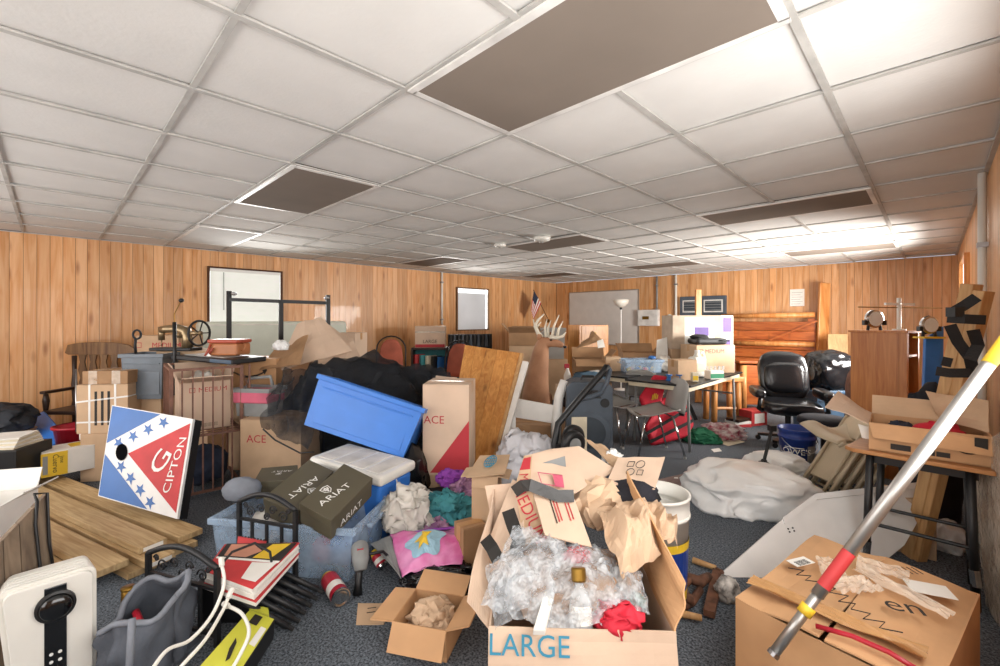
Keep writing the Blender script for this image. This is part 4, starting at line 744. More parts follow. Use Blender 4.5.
# folded MEDIUM box lying over it: upper panel, lower panel and side panel, taped in black
q1 = [W(528, 456, 2.13), W(578, 447, 2.22), W(616, 470, 2.12), W(572, 496, 1.93)]
q1b = [W(528, 456, 2.13), W(616, 470, 2.12), W(572, 496, 1.93), W(517, 489, 1.93)]
mo = wthing('folded_box', 'folded moving box with red MEDIUM print and black tape', 'box', q1)
build(MB().slab([W(524, 456, 2.12), W(550, 449, 2.2), W(579, 446, 2.24), W(617, 470, 2.14), W(573, 494, 1.95), W(517, 487, 1.95)], .006), 'upper_panel', 'kraft_pink', mo)
q2 = pq([(532, 489, 1.93), (573, 495, 1.94), (592, 547, 1.74), (545, 535, 1.74)]); build(MB().slab(q2, .006), 'lower_panel', 'kraft_pink', mo)
q3 = pq([(515, 487, 1.95), (532, 489, 1.93), (545, 535, 1.74), (524, 545, 1.8)]); build(MB().slab(q3, .006), 'side_panel', 'kraft', mo)
q4 = [W(524, 456, 2.12), W(532, 456, 2.11), W(530, 488, 1.94), W(515, 487, 1.95)]; build(MB().slab([p+Vector((0, 0, .002)) for p in q4], .004), 'fold_edge', 'kraft', mo)
P, mx = qframe(*q3); lettering('MEDIUM', .075, 'red_ink', mo, mx(.5, .5, -74, .004), .9)
P, mx = qframe(*q4); build(MB().poly([P(.1, .9, .004), P(.9, .95, .004), P(.9, .55, .004), P(.0, .5, .004)]), 'red_logo', 'red_ink', mo); lettering('M', .06, 'red_ink', mo, mx(.5, .25, -80, .012))
P, mx = qframe(*q2)
for k, x in enumerate((.35, .42, .49, .7, .78)): build(MB().poly([P(x, .85-.05*(k % 2), .003), P(x+.03, .85-.05*(k % 2), .003), P(x+.03, .3+.04*k, .003), P(x, .3+.04*k, .003)]), 'fine_print', 'red_ink' if k > 0 else 'black_ink', mo)
qa = [W(537, 474, 2.02), W(562, 477, 2.02), W(564, 490, 1.96), W(541, 486, 1.95)]; P, mx = qframe(*qa)
for pts in ([(0, 1), (1, 1), (1, .92), (0, .92)], [(0, .08), (1, .08), (1, 0), (0, 0)], [(0, 1), (.04, 1), (.04, 0), (0, 0)], [(.6, 1), (1, 1), (1, 0), (.6, 0)]): build(MB().poly([P(s, t_, .012) for s, t_ in pts]), 'label_print', 'pink', mo)
build(MB().poly([W(542, 463, 2.095), W(565, 456, 2.14), W(566, 467, 2.09), W(552, 463.5, 2.1)]), 'grey_triangle', 'carton_grey', mo)
def strip(pts, wid, name, parent, mt='black_tape'):
    mb = MB(); n = len(pts); ps = [Vector(p) for p in pts]
    for i, p in enumerate(ps):
        d = (ps[min(i+1, n-1)]-ps[max(i-1, 0)]).normalized(); view = (p-Vector((0, 0, CAMZ))).normalized(); s = d.cross(view).normalized()*wid/2; mb.v += [p+s, p-s]
    for i in range(n-1): mb.f.append((2*i, 2*i+1, 2*i+3, 2*i+2))
    return build(mb, name, mt, parent, solid=.002)
strip([W(514, 492, 1.9), W(522, 486, 1.9), W(530, 485, 1.89), W(545, 491, 1.89), W(558, 496, 1.89), W(574, 496, 1.9)], .05, 'tape_strip', mo); strip([W(508, 510, 1.86), W(513, 525, 1.8), W(519, 540, 1.75), W(515, 556, 1.7)], .055, 'tape_strip', mo); strip([W(485, 538, 1.78), W(492, 548, 1.72), W(498, 560, 1.68)], .05, 'tape_strip', mo)
# flattened panel under it on the left side
sheet('brown panel of the torn box sloping down its side', [(513, 480, 2.05), (527, 486, 2.0), (520, 575, 1.68), (470, 590, 1.75)], 'kraft_pink', .015, seed=6)
# packing: paper, bubble wrap, bottle, slim carton, red cloth
def packing(label, u, v, d, s, mt, seed, amp=.5, fr=2.0, name='packing_paper', sub=3, smooth=False, cat='paper', power=.9): return lumpthing(name, label, cat, W(u, v, d), s, mt, seed, amp, fr, sub, .6, power, .85, smooth)
q = [W(596, 522, 1.86), W(640, 498, 1.98), W(668, 562, 1.72), W(622, 585, 1.6)]
o = wthing('packing_paper', 'broad crumpled sheet of brown packing paper in the torn box', 'paper', q); build(drape(q, 14, 14, .10, 2.1, 8, .10, .15), 'sheet', 'kraft_paper', o)
q = [W(634, 506, 1.95), W(672, 512, 1.95), W(677, 552, 1.78), W(650, 545, 1.76)]
o = wthing('packing_paper', 'smaller folded brown paper beside the broad crumpled sheet', 'paper', q); build(drape(q, 10, 10, .09, 2.4, 13, .05, .15), 'sheet', 'kraft_paper', o)
packing('crumpled brown paper ball at the back of the torn box', 598, 520, 2.0, (.11, .1, .17), 'kraft_paper', 4, .7)
packing('dark plastic wrapping behind the brown paper', 628, 506, 2.02, (.14, .09, .12), 'cloth_dark', 6, .6, smooth=True, name='plastic_wrapping', cat='wrapping')
packing('brown paper wad filling the bottom of the torn box', 576, 600, 1.74, (.26, .2, .17), 'kraft_dark', 9, .4, name='paper_wad')
bq = [([W(512, 528, 1.78), W(566, 536, 1.80), W(548, 628, 1.47), W(480, 606, 1.52)], 14, 'large clouded sheet of bubble wrap over the torn box'), ([W(550, 540, 1.76), W(610, 552, 1.76), W(640, 622, 1.50), W(545, 634, 1.46)], 21, 'bubble wrap bunched around the bottle'), ([W(600, 560, 1.74), W(640, 575, 1.68), W(650, 618, 1.52), W(610, 610, 1.55)], 27, 'small piece of bubble wrap beside the red cloth'), ([W(486, 570, 1.66), W(520, 545, 1.72), W(540, 600, 1.56), W(496, 632, 1.47)], 33, 'ribbed bubble wrap piece over the box corner')]
for q, sd, lab in bq:
    o = wthing('bubble_wrap', lab, 'bubble wrap', q); P, _ = qframe(*q)
    def bf(s, t_): z = .06*math.sin(math.pi*s)*math.sin(math.pi*t_); qq = Vector((s*5+sd, t_*5, sd)); return P(s+.05*noise.noise(qq), t_+.05*noise.noise(qq+Vector((3, 3, 3))), z+.05*(.4-abs(noise.noise(qq*.6)))+.022*(.4-abs(noise.noise(qq*1.5)))+.008*noise.noise(qq*5))
    build(MB().grid(bf, 44, 44), 'film', 'bubble', o, smooth=True)
o = thing('bottle', 'clear bottle with a gold cap wrapped in the torn box', 'bottle', W(582, 634, 1.50), 0, (-22, 0)); build(MB().lathe([(.035, 0), (.038, .01), (.038, .1), (.03, .125), (.016, .14), (.016, .16)], 20), 'glass', 'clear_glass', o, smooth=True); build(MB().lathe([(.024, .155), (.026, .16), (.026, .195), (.022, .2)], 20), 'cap', 'brass', o); build(MB().lathe([(.0385, .03), (.0385, .085)], 20, cap=False), 'label_band', 'paper', o)
o = sl('slim_carton', 'slim white carton standing between the bubble wrap', 'box', [(545, 590, 1.58), (556, 586, 1.6), (545, 630, 1.42), (533, 630, 1.42)], .02, 'paper', .002)
lumpthing('red_cloth', 'red cloth at the front edge of the torn box', 'cloth', W(618, 628, 1.52), (.08, .06, .08), 'red_cloth', 4, .7, 2.6); lumpthing('red_ribbon', 'red ribbon peeking under the folded MEDIUM box', 'ribbon', W(578, 562, 1.74), (.05, .03, .06), 'red_cloth', 8, .7, 2.6)
lumpthing('green_wrap', 'green wrapper scrap beside the red cloth', 'wrapper', W(634, 608, 1.58), (.04, .03, .05), 'cloth_green', 8, .6, 2.6)
# small cartons around it
o = carton('narrow carton with blue globe print beside the torn box', .15, .15, .545, G(487, 2.56, 0), -8, mt='kraft', flaps=(170, 100, 100, 100))
q = [W(473, 464, 2.28), W(508, 462, 2.3), W(503, 478, 2.16), W(467, 478, 2.16)]; build(MB().slab(q, .006), 'flap', 'kraft', o) if False else None
sh = sheet('carton flap with blue globe mark beside the torn box', [(480, 456, 2.78), (510, 455, 2.78), (505, 474, 2.47), (466, 477, 2.45)], 'kraft', .006, seed=3)
P, mx = qframe(*[W(*p) for p in [(480, 456, 2.78), (510, 455, 2.78), (505, 474, 2.47), (466, 477, 2.45)]])
for r_ in (1, .6, .2): build(MB().tube([P(.48+.17*r_*math.cos(k*math.pi/10), .58+.3*math.sin(k*math.pi/10), .014) for k in range(21)], .0022, 5), 'globe_mark', 'blue_ink', sh)
for t_ in (.45, .58, .72): build(MB().tube([P(.32, t_, .014), P(.64, t_, .014)], .0022, 5), 'globe_mark', 'blue_ink', sh)
sh = sheet('cardboard panel with outlined handling icons above the torn box', [(618, 458, 2.2), (665, 457, 2.2), (655, 490, 1.98), (606, 484, 2.0)], 'kraft_pink', .008, seed=8)
P, mx = qframe(*[W(*p) for p in [(618, 458, 2.2), (665, 457, 2.2), (655, 490, 1.98), (606, 484, 2.0)]])
for (s0, t0, r_) in ((.35, .65, .09), (.55, .65, .09), (.4, .38, .08), (.6, .38, .08)):
    n_ = 4 if s0 in (.35, .6) else 14; build(MB().tube([P(s0+r_*math.cos(k*2*math.pi/n_+.8), t0+1.4*r_*math.sin(k*2*math.pi/n_+.8), .016) for k in range(n_+1)], .0018, 5), 'icon', 'black_ink', sh)
sheet('torn cardboard scrap behind the folded MEDIUM box', [(585, 440, 2.5), (600, 446, 2.45), (628, 466, 2.25), (612, 470, 2.2)], 'kraft', .03, seed=12)
lumpthing('white_tissue', 'white tissue scrap behind the torn box', 'tissue', W(612, 462, 2.35), (.05, .04, .06), 'white_bag', 5, .7, 3)
# nested white buckets
o = thing('bucket', 'nested white buckets with a blue and yellow label', 'bucket', G(657, 2.22, 0))
build(MB().lathe([(.01, 0), (.13, 0), (.15, .46), (.156, .46), (.156, .475), (.145, .475), (.14, .45)], 32, cap=False), 'pail', 'white_plastic', o, smooth=True); build(MB().lathe([(.15, .46), (.152, .5), (.152, .55), (.158, .552), (.158, .565), (.146, .565), (.14, .5)], 32, cap=False), 'inner_pail', 'white_plastic', o, smooth=True)
build(MB().lathe([(.139, .12), (.1475, .33)], 32, cap=False), 'label_band', 'navy_plastic', o); build(MB().lathe([(.1475, .32), (.1492, .36)], 32, cap=False), 'label_band', 'yellow', o); build(MB().lathe([(.1375, .07), (.1395, .12)], 32, cap=False), 'label_band', 'yellow', o)
# rusty clamp and sticks
o = wthing('rusty_clamp', 'rusty iron clamp with wooden handles on the carpet', 'clamp', [G(700, 2.3, 0)])
def fl(u, v, z=.02): return F(u, v, z)
build(MB().tube([fl(693, 560, .03), fl(716, 568, .03)], [.018, .014], 8), 'handle', 'timber', o, smooth=True); build(MB().tube([fl(674, 612, .03), fl(702, 618, .03)], [.018, .014], 8), 'handle', 'timber', o, smooth=True)
build(MB().bar(fl(718, 572, .03), fl(709, 614, .03), .05, .03), 'bar', 'rust', o); build(MB().tube([fl(716, 569, .04), fl(722, 572, .04), fl(718, 590, .05)], .012, 6), 'hook', 'rust', o)
build(MB().tube([fl(709, 576, .05), fl(700, 582, .06), fl(689, 578, .06), fl(681, 585, .06), fl(684, 598, .06), fl(694, 600, .06)], [.02, .03, .028, .03, .032, .022], 8), 'jaw', 'rust', o, smooth=True); build(MB().tube([fl(700, 590, .03), fl(692, 602, .03), fl(684, 606, .03)], .02, 8), 'jaw', 'rust', o, smooth=True)
lumpthing('patterned_bundle', 'small black and white patterned bundle beside the taped carton', 'bundle', F(727, 600, 0), (.06, .05, .12), 'zebra', 3, .4, 2.5)
# ------------------------------------------------------------------ taped carton at the lower right
zt = .40; A, B_, C_, D_ = F(728, 604, zt), F(812, 539, zt), F(985, 585, zt), F(928, 668, zt)
xa = (B_-A); ya = (A-D_); cx = (A+B_+C_+D_)/4; wl_, dl_ = .78, .54; ang = math.degrees(math.atan2(xa.dot(FW), xa.dot(RT)))
o = thing('cardboard_box', 'large dented brown carton patched with clear tape by the wall', 'box', Vector((cx.x, cx.y, 0)), ang)
w, d = wl_, dl_
build(hollow(MB(), w, d, zt-.02), 'body', 'kraft_orange', o)
build(bend([(-w/2, -.01, zt-.01), (w/2, .005, zt+.01), (w/2, -d/2, zt-.02), (-w/2, -d/2, zt-.02)], 10, 6, .02, 4), 'flap', 'kraft_orange', o, solid=.006)
build(bend([(-w/2, d/2, zt-.02), (w/2, d/2, zt-.02), (w/2, .005, zt), (-w/2, .005, zt)], 10, 6, .03, 6), 'flap', 'kraft_orange', o, solid=.006)
for (x, y, ww, dd, an, zz) in ((.06, .1, .2, .09, 25, .022), (.0, .02, .16, .1, -35, .026), (.22, -.02, .12, .16, 10, .03), (-.26, .02, .07, .5, 4, .024), (.1, -.1, .06, .3, -18, .026)): build(bend([Vector((x, y, zt+zz-.006))+Matrix.Rotation(R(an), 3, 'Z') @ Vector((sx*ww/2, sy*dd/2, 0)) for sx, sy in ((-1, 1), (1, 1), (1, -1), (-1, -1))], 10, 10, .02, x*40+3, 6), 'tape_patch', 'clear_tape' if an != 4 else 'tape', o, smooth=False)
build(MB().box((.02, .2, zt+.018), (.1, .05, .002), Euler((0, 0, R(-18)))), 'barcode_sticker', 'paper', o)
for k in range(8): build(MB().box((-.012+.0+.008*k, .2-.0022*k, zt+.0195), (.003 if k % 3 else .005, .03, .001), Euler((0, 0, R(-18)))), 'barcode_bar', 'black_ink', o)
build(MB().box((.2, -.16, zt+.016), (.09, .13, .002), Euler((0, 0, R(30)))), 'paper_sticker', 'paper', o)
T = lambda x, y, sp: Matrix.Translation((x, y, zt+.02)) @ Matrix.Rotation(R(sp), 4, 'Z')
lettering('en', .12, 'black_ink', o, T(-.02, -.13, -58)); scribble(T(-.16, -.03, 62), .26, .07, 11, 'black_ink', o); scribble(T(-.08, .15, 62), .1, .07, 5, 'black_ink', o, .002, 3)
for k in range(4): build(MB().box((.27+.016*k, -.07-.012*k, zt+.02), (.004, .05, .001), Euler((0, 0, R(-35)))), 'print_bar', 'black_ink', o)
build(MB().tube([(-.37, .02, zt+.012), (-.345, -.07, zt+.02), (-.335, -.16, zt+.018), (-.35, -.25, zt+.01)], .008, 8), 'red_strap', 'red_plastic', o, smooth=True)
# pole leaning across
a, b = W(1022, 319, 1.42), W(775, 652, 1.42)
o = wthing('painter_pole', 'long aluminium extension pole leaning across the taped carton', 'pole', [a, b]); L = b-a
build(MB().tube([a, a+L*.83], .0185, 16), 'tube', 'aluminium', o, smooth=True); build(MB().tube([a+L*.82, b], .015, 16), 'inner_tube', 'aluminium', o, smooth=True)
build(MB().tube([a+L*.862, a+L*.885], .021, 16), 'collar', 'yellow', o, smooth=True); build(MB().tube([a+L*.70, a+L*.805], .0192, 16, False), 'label_band', 'red_print', o, smooth=True); build(MB().tube([a, a+L*.135], .0195, 16), 'sleeve', 'yellow', o, smooth=True)
build(MB().tube([b, b+L*.01], .018, 12), 'end_cap', 'steel', o)
# notched white panel
pts = [W(716, 578, 2.42), W(782, 519, 2.6), W(815, 495, 2.68), W(925, 484, 2.78), W(934, 497, 2.74), W(905, 545, 2.6), W(893, 560, 2.56), W(880, 600, 2.3)]
o0 = [W(716, 578, 2.44), W(782, 520, 2.62), W(815, 496, 2.70), W(924, 484, 2.74)]
nrm = (o0[3]-o0[0]).cross(o0[1]-o0[0]).normalized(); base = o0[0]
def onpl(u, v):
    k = W(u, v, 1)-Vector((0, 0, CAMZ)); return Vector((0, 0, CAMZ))+k*(nrm.dot(base-Vector((0, 0, CAMZ)))/nrm.dot(k))
poly = [onpl(*p) for p in ((716, 578), (782, 520), (815, 496), (924, 484), (930, 500), (905, 545), (884, 562), (870, 592))]
o = wthing('table_panel', 'white panel with clipped corners leaning behind the taped carton', 'panel', poly); build(MB().slab(poly, .03), 'board', 'white', o, bevel=.003)
nt = nrm if nrm.dot(Vector((0, 0, CAMZ))-base) > 0 else -nrm
for k in range(4): build(MB().lathe([(.005, 0), (.005, .003)], 8, onpl(788+4.5*(k % 2)+(k//2)*1.5, 529+3*(k//2)-(k % 2))+nt*.001, nt.to_track_quat('Z', 'Y').to_matrix()), 'screw_hole', 'black', o)
build(MB().slab([onpl(782, 518)+nt*.012, onpl(815, 494)+nt*.012, onpl(924, 482)+nt*.012, onpl(924, 488)+nt*.012, onpl(816, 500)+nt*.012, onpl(784, 524)+nt*.012], .012), 'edge_strip', 'white', o)
# student desk with open carton
dz = .71; d0 = Vector((-.33, 3.16, 0)); d1 = Vector((.215, 3.56, 0))
o = wthing('school_desk', 'small wood-topped desk with black metal legs', 'desk', [d0, d1])
build(MB().slab([(-.36, 3.17, dz), (-.32, 3.13, dz), (.21, 3.11, dz), (.22, 3.14, dz), (.21, 3.5, dz), (.18, 3.54, dz), (-.26, 3.55, dz), (-.3, 3.52, dz)], .022, (0, 0, 9)), 'top', 'desk_top', o, bevel=.005)
for (x, y) in ((-.25, 3.18), (.13, 3.18), (-.22, 3.48), (.13, 3.48)):
    lg = build(MB().tube([(x, y, dz-.022), (x-(.02 if x < 0 else -.02), y, 0)], .019, 10), 'leg', 'black', o, smooth=True); build(MB().tube([(x-(.013 if x < 0 else -.013), y, .2), (x-(.02 if x < 0 else -.02), y, .12)], .0215, 10), 'sleeve', 'chrome', lg)
build(MB().tube([(-.26, 3.18, .3), (.14, 3.18, .3)], .010, 8), 'stretcher', 'black', o); build(MB().tube([(-.22, 3.48, .3), (.14, 3.48, .3)], .010, 8), 'stretcher', 'black', o); build(MB().box((-.04, 3.34, dz-.05), (.4, .3, .05)), 'tray', 'black', o)
o = thing('cardboard_box', 'open brown carton with torn flaps on the small desk', 'box', Vector((-.03, 3.33, dz+.001)), 49-TH*0-90+0)
o.rotation_euler = (0, 0, R(2)); bw, bdp, bh = .46, .32, .15
build(hollow(MB(), bw, bdp, bh), 'body', 'kraft_orange', o)
build(bend([(-bw/2-.2, -.1, bh+.06), (-bw/2-.16, .14, bh+.12), (-bw/2, bdp/2, bh), (-bw/2, -bdp/2, bh)], 6, 6, .02, 3), 'flap', 'kraft_pink', o, solid=.005)
build(bend([(-bw/2, bdp/2+.05, bh+.1), (bw/2, bdp/2+.06, bh+.1), (bw/2, bdp/2, bh), (-bw/2, bdp/2, bh)], 6, 6, .02, 5), 'flap', 'kraft', o, solid=.005); build(bend([(.0, bdp/2-.05, bh+.16), (bw/2, .02, bh+.15), (bw/2, -.04, bh), (.06, bdp/2, bh)], 6, 6, .02, 7), 'flap', 'kraft', o, solid=.005)
build(bend([(-bw/2, -bdp/2-.006, bh), (bw/2, -bdp/2-.006, bh-.01), (bw/2, -bdp/2-.02, .06), (-bw/2+.02, -bdp/2-.03, .075)], 8, 5, .012, 9), 'flap', 'kraft_orange', o, solid=.005)
for (x, z, w_, h_) in ((-.1, .035, .08, .03), (-.0, .035, .06, .035), (.06, .03, .05, .025)): build(MB().box((x, -bdp/2-.003, z), (w_, .002, h_)), 'print_block', 'black_ink', o)
build(MB().box((.19, -bdp/2-.012, .11), (.045, .002, .06)), 'handling_icon', 'black_ink', o); build(MB().tube([(.1+.09*k/8, -bdp/2-.012, .075-.02*math.sin(math.pi*k/8)) for k in range(9)], .003, 5), 'arrow_print', 'black_ink', o)
build(MB().box((bw/2+.001, -.05, .06), (.002, .1, .08)), 'handling_icon', 'black_ink', o)
dc = Vector((-.03, 3.33, dz+.008))
lumpthing('red_bundle', 'red cloth showing inside the open carton on the desk', 'clothing', dc+Vector((.05, .03, .0)), (.12, .1, .16), 'red_cloth', 5, .5, 2.4); lumpthing('blue_bundle', 'dark blue cloth inside the open carton on the desk', 'clothing', dc+Vector((-.1, .02, 0)), (.08, .09, .14), 'dark_blue_cloth', 7, .5, 2.4)
sl('paper_slip', 'white paper slip with red mark on the edge of the small desk', 'paper', [(858, 424, 2.5), (874, 428, 2.46), (878, 441, 2.46), (862, 438, 2.5)], .002, 'paper', 0)
lumpthing('white_sack', 'white plastic sack on the floor under the small desk', 'bag', G(946, 2.75, 0), (.1, .1, .17), 'white_bag', 4, .4, 2.4); carton('carton with small printed icons behind the desk legs', .26, .2, .34, Vector((-.12, 3.75, 0)), -42, mt='kraft', texts=(('front', '▪ ▫ ▪', .05, 'black_ink', 0, .1),))

q = pq([(971, 449, 2.4), (1003, 432, 2.02), (1004, 650, 1.9), (987, 606, 2.2)])
o = wthing('wrapped_panel', 'glossy brown panel in clear plastic wrap leaning by the desk', 'panel', q); P, mx = qframe(*q); build(MB().slab(q, .012), 'board', 'walnut', o)
build(drape([P(0, 1, .003), P(1, 1, .003), P(1, 0, .003), P(0, 0, .003)], 10, 14, .006, 5, 3), 'plastic_film', 'clear_tape', o, smooth=True)
# ------------------------------------------------------------------ deer decoy
def skin(name, verts, edges, mt, parent, sub=2, root=0):
    bm = bmesh.new(); lay = bm.verts.layers.skin.verify(); vv = []
    off = WT.get(parent.name, Vector())
    for (p, r) in verts: v = bm.verts.new(Vector(p)-off); v[lay].radius = (r, r) if not isinstance(r, tuple) else r; vv.append(v)
    vv[root][lay].use_root = True
    for a, b in edges: bm.edges.new((vv[a], vv[b]))
    me = bpy.data.meshes.new(name); bm.to_mesh(me); bm.free(); me.materials.append(M[mt]); o = bpy.data.objects.new(name, me); C.objects.link(o); o.parent = parent
    m = o.modifiers.new('k', 'SKIN'); m.use_smooth_shade = True; m = o.modifiers.new('s', 'SUBSURF'); m.levels = sub; m.render_levels = sub; return o
dd = 4.75; o = wthing('deer_decoy', 'brown deer decoy with white antlers behind the white bed end', 'deer decoy', [G(538, 5.2, 0)])
def D(u, v, d=0): return W(u, v, dd+d)
bv = [(D(535, 405, .05), .17), (D(536.5, 385), .135), (D(539, 366), .112), (D(541, 350), .095), (D(544, 341.5), .085), (D(551, 341.5, -.02), .062), (D(559, 344, -.04), .038), (D(564, 346, -.05), .03),
      (D(538, 405, .45), .17), (D(542, 403, .95), .16)]
be = [(0, 1), (1, 2), (2, 3), (3, 4), (4, 5), (5, 6), (6, 7), (0, 8), (8, 9)]
for (i, u, dz_) in ((0, 530, .1), (0, 544, .1), (9, 534, 1.0), (9, 548, 1.0)):
    n = len(bv); g = G(u, dd+dz_, 0); bv += [(Vector((g.x, g.y, .42)), .05), (Vector((g.x, g.y, .2)), .032), (Vector((g.x, g.y, .03)), .03)]; be += [(i, n), (n, n+1), (n+1, n+2)]
skin('body', bv, be, 'deer', o)
for (u, v, du) in ((541, 336, -3), (549, 336, 2)): build(MB().tube([D(u, v+4), D(u+du*.6, v), D(u+du, v-4)], [.03, .036, .008], 8), 'ear', 'deer', o, smooth=True)
build(MB().lump(D(551, 340, -.075)+Vector((0, 0, -.01)), (.014, .014, .02), 1, 0, 1, 2, 1), 'eye', 'blackgloss', o); build(MB().lump(D(565, 347, -.06)+Vector((0, 0, -.015)), (.02, .02, .03), 1, 0, 1, 2, 1), 'nose', 'black', o)
an = build(MB().tube([D(543, 338), D(538, 333), D(535, 326), D(538, 320), D(544, 314)], [.024, .022, .018, .014, .006], 8), 'antler', 'antler', o, smooth=True)
for (a_, b_) in (((536, 328), (541, 322)), ((535, 326), (533, 319))): build(MB().tube([D(*a_), D(*b_)], [.014, .005], 7), 'tine', 'antler', an, smooth=True)
an = build(MB().tube([D(547, 338), D(551, 337, -.05), D(558, 338, -.1), D(563, 336, -.12), D(566, 332, -.13)], [.024, .024, .02, .014, .005], 8), 'antler', 'antler', o, smooth=True)
for (a_, b_) in (((548, 337), (551, 320)), ((552, 337), (559, 315)), ((557, 338), (563, 321)), ((546, 337), (547, 319))): build(MB().tube([D(*a_, -.05), D((a_[0]+b_[0])/2-1.5, (a_[1]+b_[1])/2, -.06), D(*b_, -.06)], [.018, .013, .004], 7), 'tine', 'antler', an, smooth=True)
# ------------------------------------------------------------------ loudspeaker on a hand truck
o = thing('loudspeaker', 'dark grey loudspeaker with round woofer grille', 'loudspeaker', G(588, 4.0, .02), -6); w, d, h = .40, .32, .86
build(MB().prism([(-w/2, 0), (w/2, 0), (w/2, h-.05), (w/2-.05, h), (-w/2+.05, h), (-w/2, h-.05)], -d/2, d/2), 'cabinet', 'speaker_grey', o, bevel=.015, seg=3)
build(MB().lathe([(.17, 0), (.165, .012), (.05, .02), (.001, .022)], 36, (.0, -d/2, .42), Matrix.Rotation(R(90), 3, 'X')), 'woofer_grille', 'grille', o, smooth=True); build(MB().lathe([(.175, 0), (.185, .008), (.175, .014)], 36, (.0, -d/2, .42), Matrix.Rotation(R(90), 3, 'X')), 'woofer_ring', 'speaker_grey', o)
build(MB().prism([(-.1, .72), (.1, .72), (.07, .79), (-.07, .79)], -d/2-.006, -d/2+.01), 'horn', 'black', o, bevel=.003); build(MB().lathe([(.04, 0), (.038, .008)], 20, (.13, -d/2, .68), Matrix.Rotation(R(90), 3, 'X')), 'port', 'black', o); build(MB().tube([(-.06, 0, h), (-.05, 0, h+.03), (.05, 0, h+.03), (.06, 0, h)], .012, 8), 'carry_handle', 'black', o)
o = wthing('hand_truck', 'black hand truck with tubular handle and rubber wheel', 'hand truck', [G(565, 3.5, 0)])
r1 = [W(556, 470, 3.35), W(555, 442, 3.38), W(558, 424, 3.42), W(580, 398, 3.5), W(603, 372, 3.58), W(607, 366, 3.6)]; build(MB().tube(r1, .026, 8), 'rail', 'black', o, smooth=True)
build(MB().tube([W(607, 366, 3.6), W(610, 370, 3.62), W(607, 382, 3.62), W(601, 393, 3.6), W(590, 397, 3.55), W(578, 400, 3.52)], .02, 8), 'handle_loop', 'speaker_grey', o, smooth=True)
wc = W(573, 444, 3.3); wm = Matrix.Rotation(TH, 3, 'Z') @ Matrix.Rotation(R(90), 3, 'X') @ Matrix.Rotation(R(25), 3, 'Y')
for s in (0, 1):
    c_ = wc+FW*.18*s+RT*.03*s; wheel = build(MB().lathe([(.055, -.03), (.085, -.032), (.10, -.015), (.10, .015), (.085, .032), (.055, .03)], 28, c_, wm), 'tyre', 'black', o, smooth=True); build(MB().lathe([(.05, -.034), (.05, .034)], 20, c_, wm), 'wheel_rim', 'carton_grey', wheel)
build(MB().bar(W(556, 446, 3.36), W(573, 444, 3.34), .03, .03), 'axle_arm', 'black', o); build(MB().slab([G(548, 3.3, .012), G(600, 3.35, .012), G(602, 3.6, .012), G(552, 3.6, .012)], .01, (0, 0, 9)), 'toe_plate', 'iron', o); build(MB().bar(G(556, 3.34, .01), W(556, 470, 3.35), .03, .03), 'upright', 'black', o)
sl('cream_board', 'small cream board standing in front of the loudspeaker', 'board', [(572, 417, 3.62), (587, 417, 3.62), (587, 452, 3.55), (570, 452, 3.55)], .02, 'cream', .002)
# ------------------------------------------------------------------ plastic shell chairs and the red vest
def shell_chair(label, loc, rz, mt='lightgrey_plastic'):
    o = thing('shell_chair', label, 'chair', loc, rz, group='grey shell chairs')
    def seat(s, t_): x = (s-.5)*.44; y = (t_-.5)*.40; return (x*(1-.12*(1-t_)), y, .44+.05*(abs(s-.5)*2)**3*.6-.03*math.cos((t_-.1)*3)+.015)
    build(MB().grid(seat, 12, 12), 'seat', mt, o, smooth=True, solid=.012)
    def back(s, t_): a = (s-.5); w_ = .42*(1-.18*t_**2); return (a*w_, .2+.02+.09*t_-.05*(1-abs(a)*2)*.4+.02*(1-t_), .46+.34*t_-.05*(abs(a)*2)**4*(t_ > .9))
    build(MB().grid(back, 12, 10), 'backrest', mt, o, smooth=True, solid=.012)
    for (x, y, x2, y2) in ((-.17, -.15, -.2, -.24), (.17, -.15, .2, -.24), (-.17, .14, -.2, .26), (.17, .14, .2, .26)):
        lg = build(MB().tube([(x, y, .43), (x2, y2, .015)], .011, 8), 'leg', 'chrome', o, smooth=True); build(MB().lathe([(.016, 0), (.014, .02)], 8, (x2, y2, 0)), 'foot_cap', 'lightgrey_plastic', lg)
    build(MB().tube([(-.17, -.15, .425), (.17, -.15, .425)], .009, 6).tube([(-.17, .14, .425), (.17, .14, .425)], .009, 6), 'seat_rail', 'chrome', o); return o
shell_chair('grey plastic shell chair with chrome legs turned sideways', G(652, 4.68), -84)
shell_chair('grey plastic shell chair facing the table behind the red vest', G(646, 5.75), 150)
shell_chair('pale grey shell chair beside the loudspeaker', G(614, 5.2), 40)
o = wthing('life_vest', 'red life vest with black straps draped behind the shell chair', 'life vest', [G(668, 5.1, 0)])
def pad(pts, th, mt, name): build(MB().slab([W(*p) for p in pts], th), name, mt, o, bevel=.03, seg=3)
pad([(655, 374, 5.1), (668, 376, 5.1), (661, 408, 4.98), (644, 409, 4.98), (640, 397, 5.0)], .07, 'red_cloth', 'front_panel'); pad([(662, 397, 5.25), (684, 396, 5.25), (695, 424, 5.05), (688, 436, 4.98), (653, 445, 4.95), (646, 425, 5.0)], .09, 'red_cloth', 'back_panel')
for (a_, b_) in (((646, 434, 4.93), (690, 408, 5.08)), ((650, 442, 4.90), (694, 420, 5.0))): strip([W(*a_), W((a_[0]+b_[0])/2, (a_[1]+b_[1])/2, (a_[2]+b_[2])/2-.02), W(*b_)], .035, 'strap', o, 'strap')
build(MB().box(W(682, 414, 4.96), (.05, .03, .04)), 'buckle', 'black', o); strip([W(678, 396, 5.1), W(690, 406, 5.0), W(696, 420, 4.98)], .04, 'strap', o, 'strap')
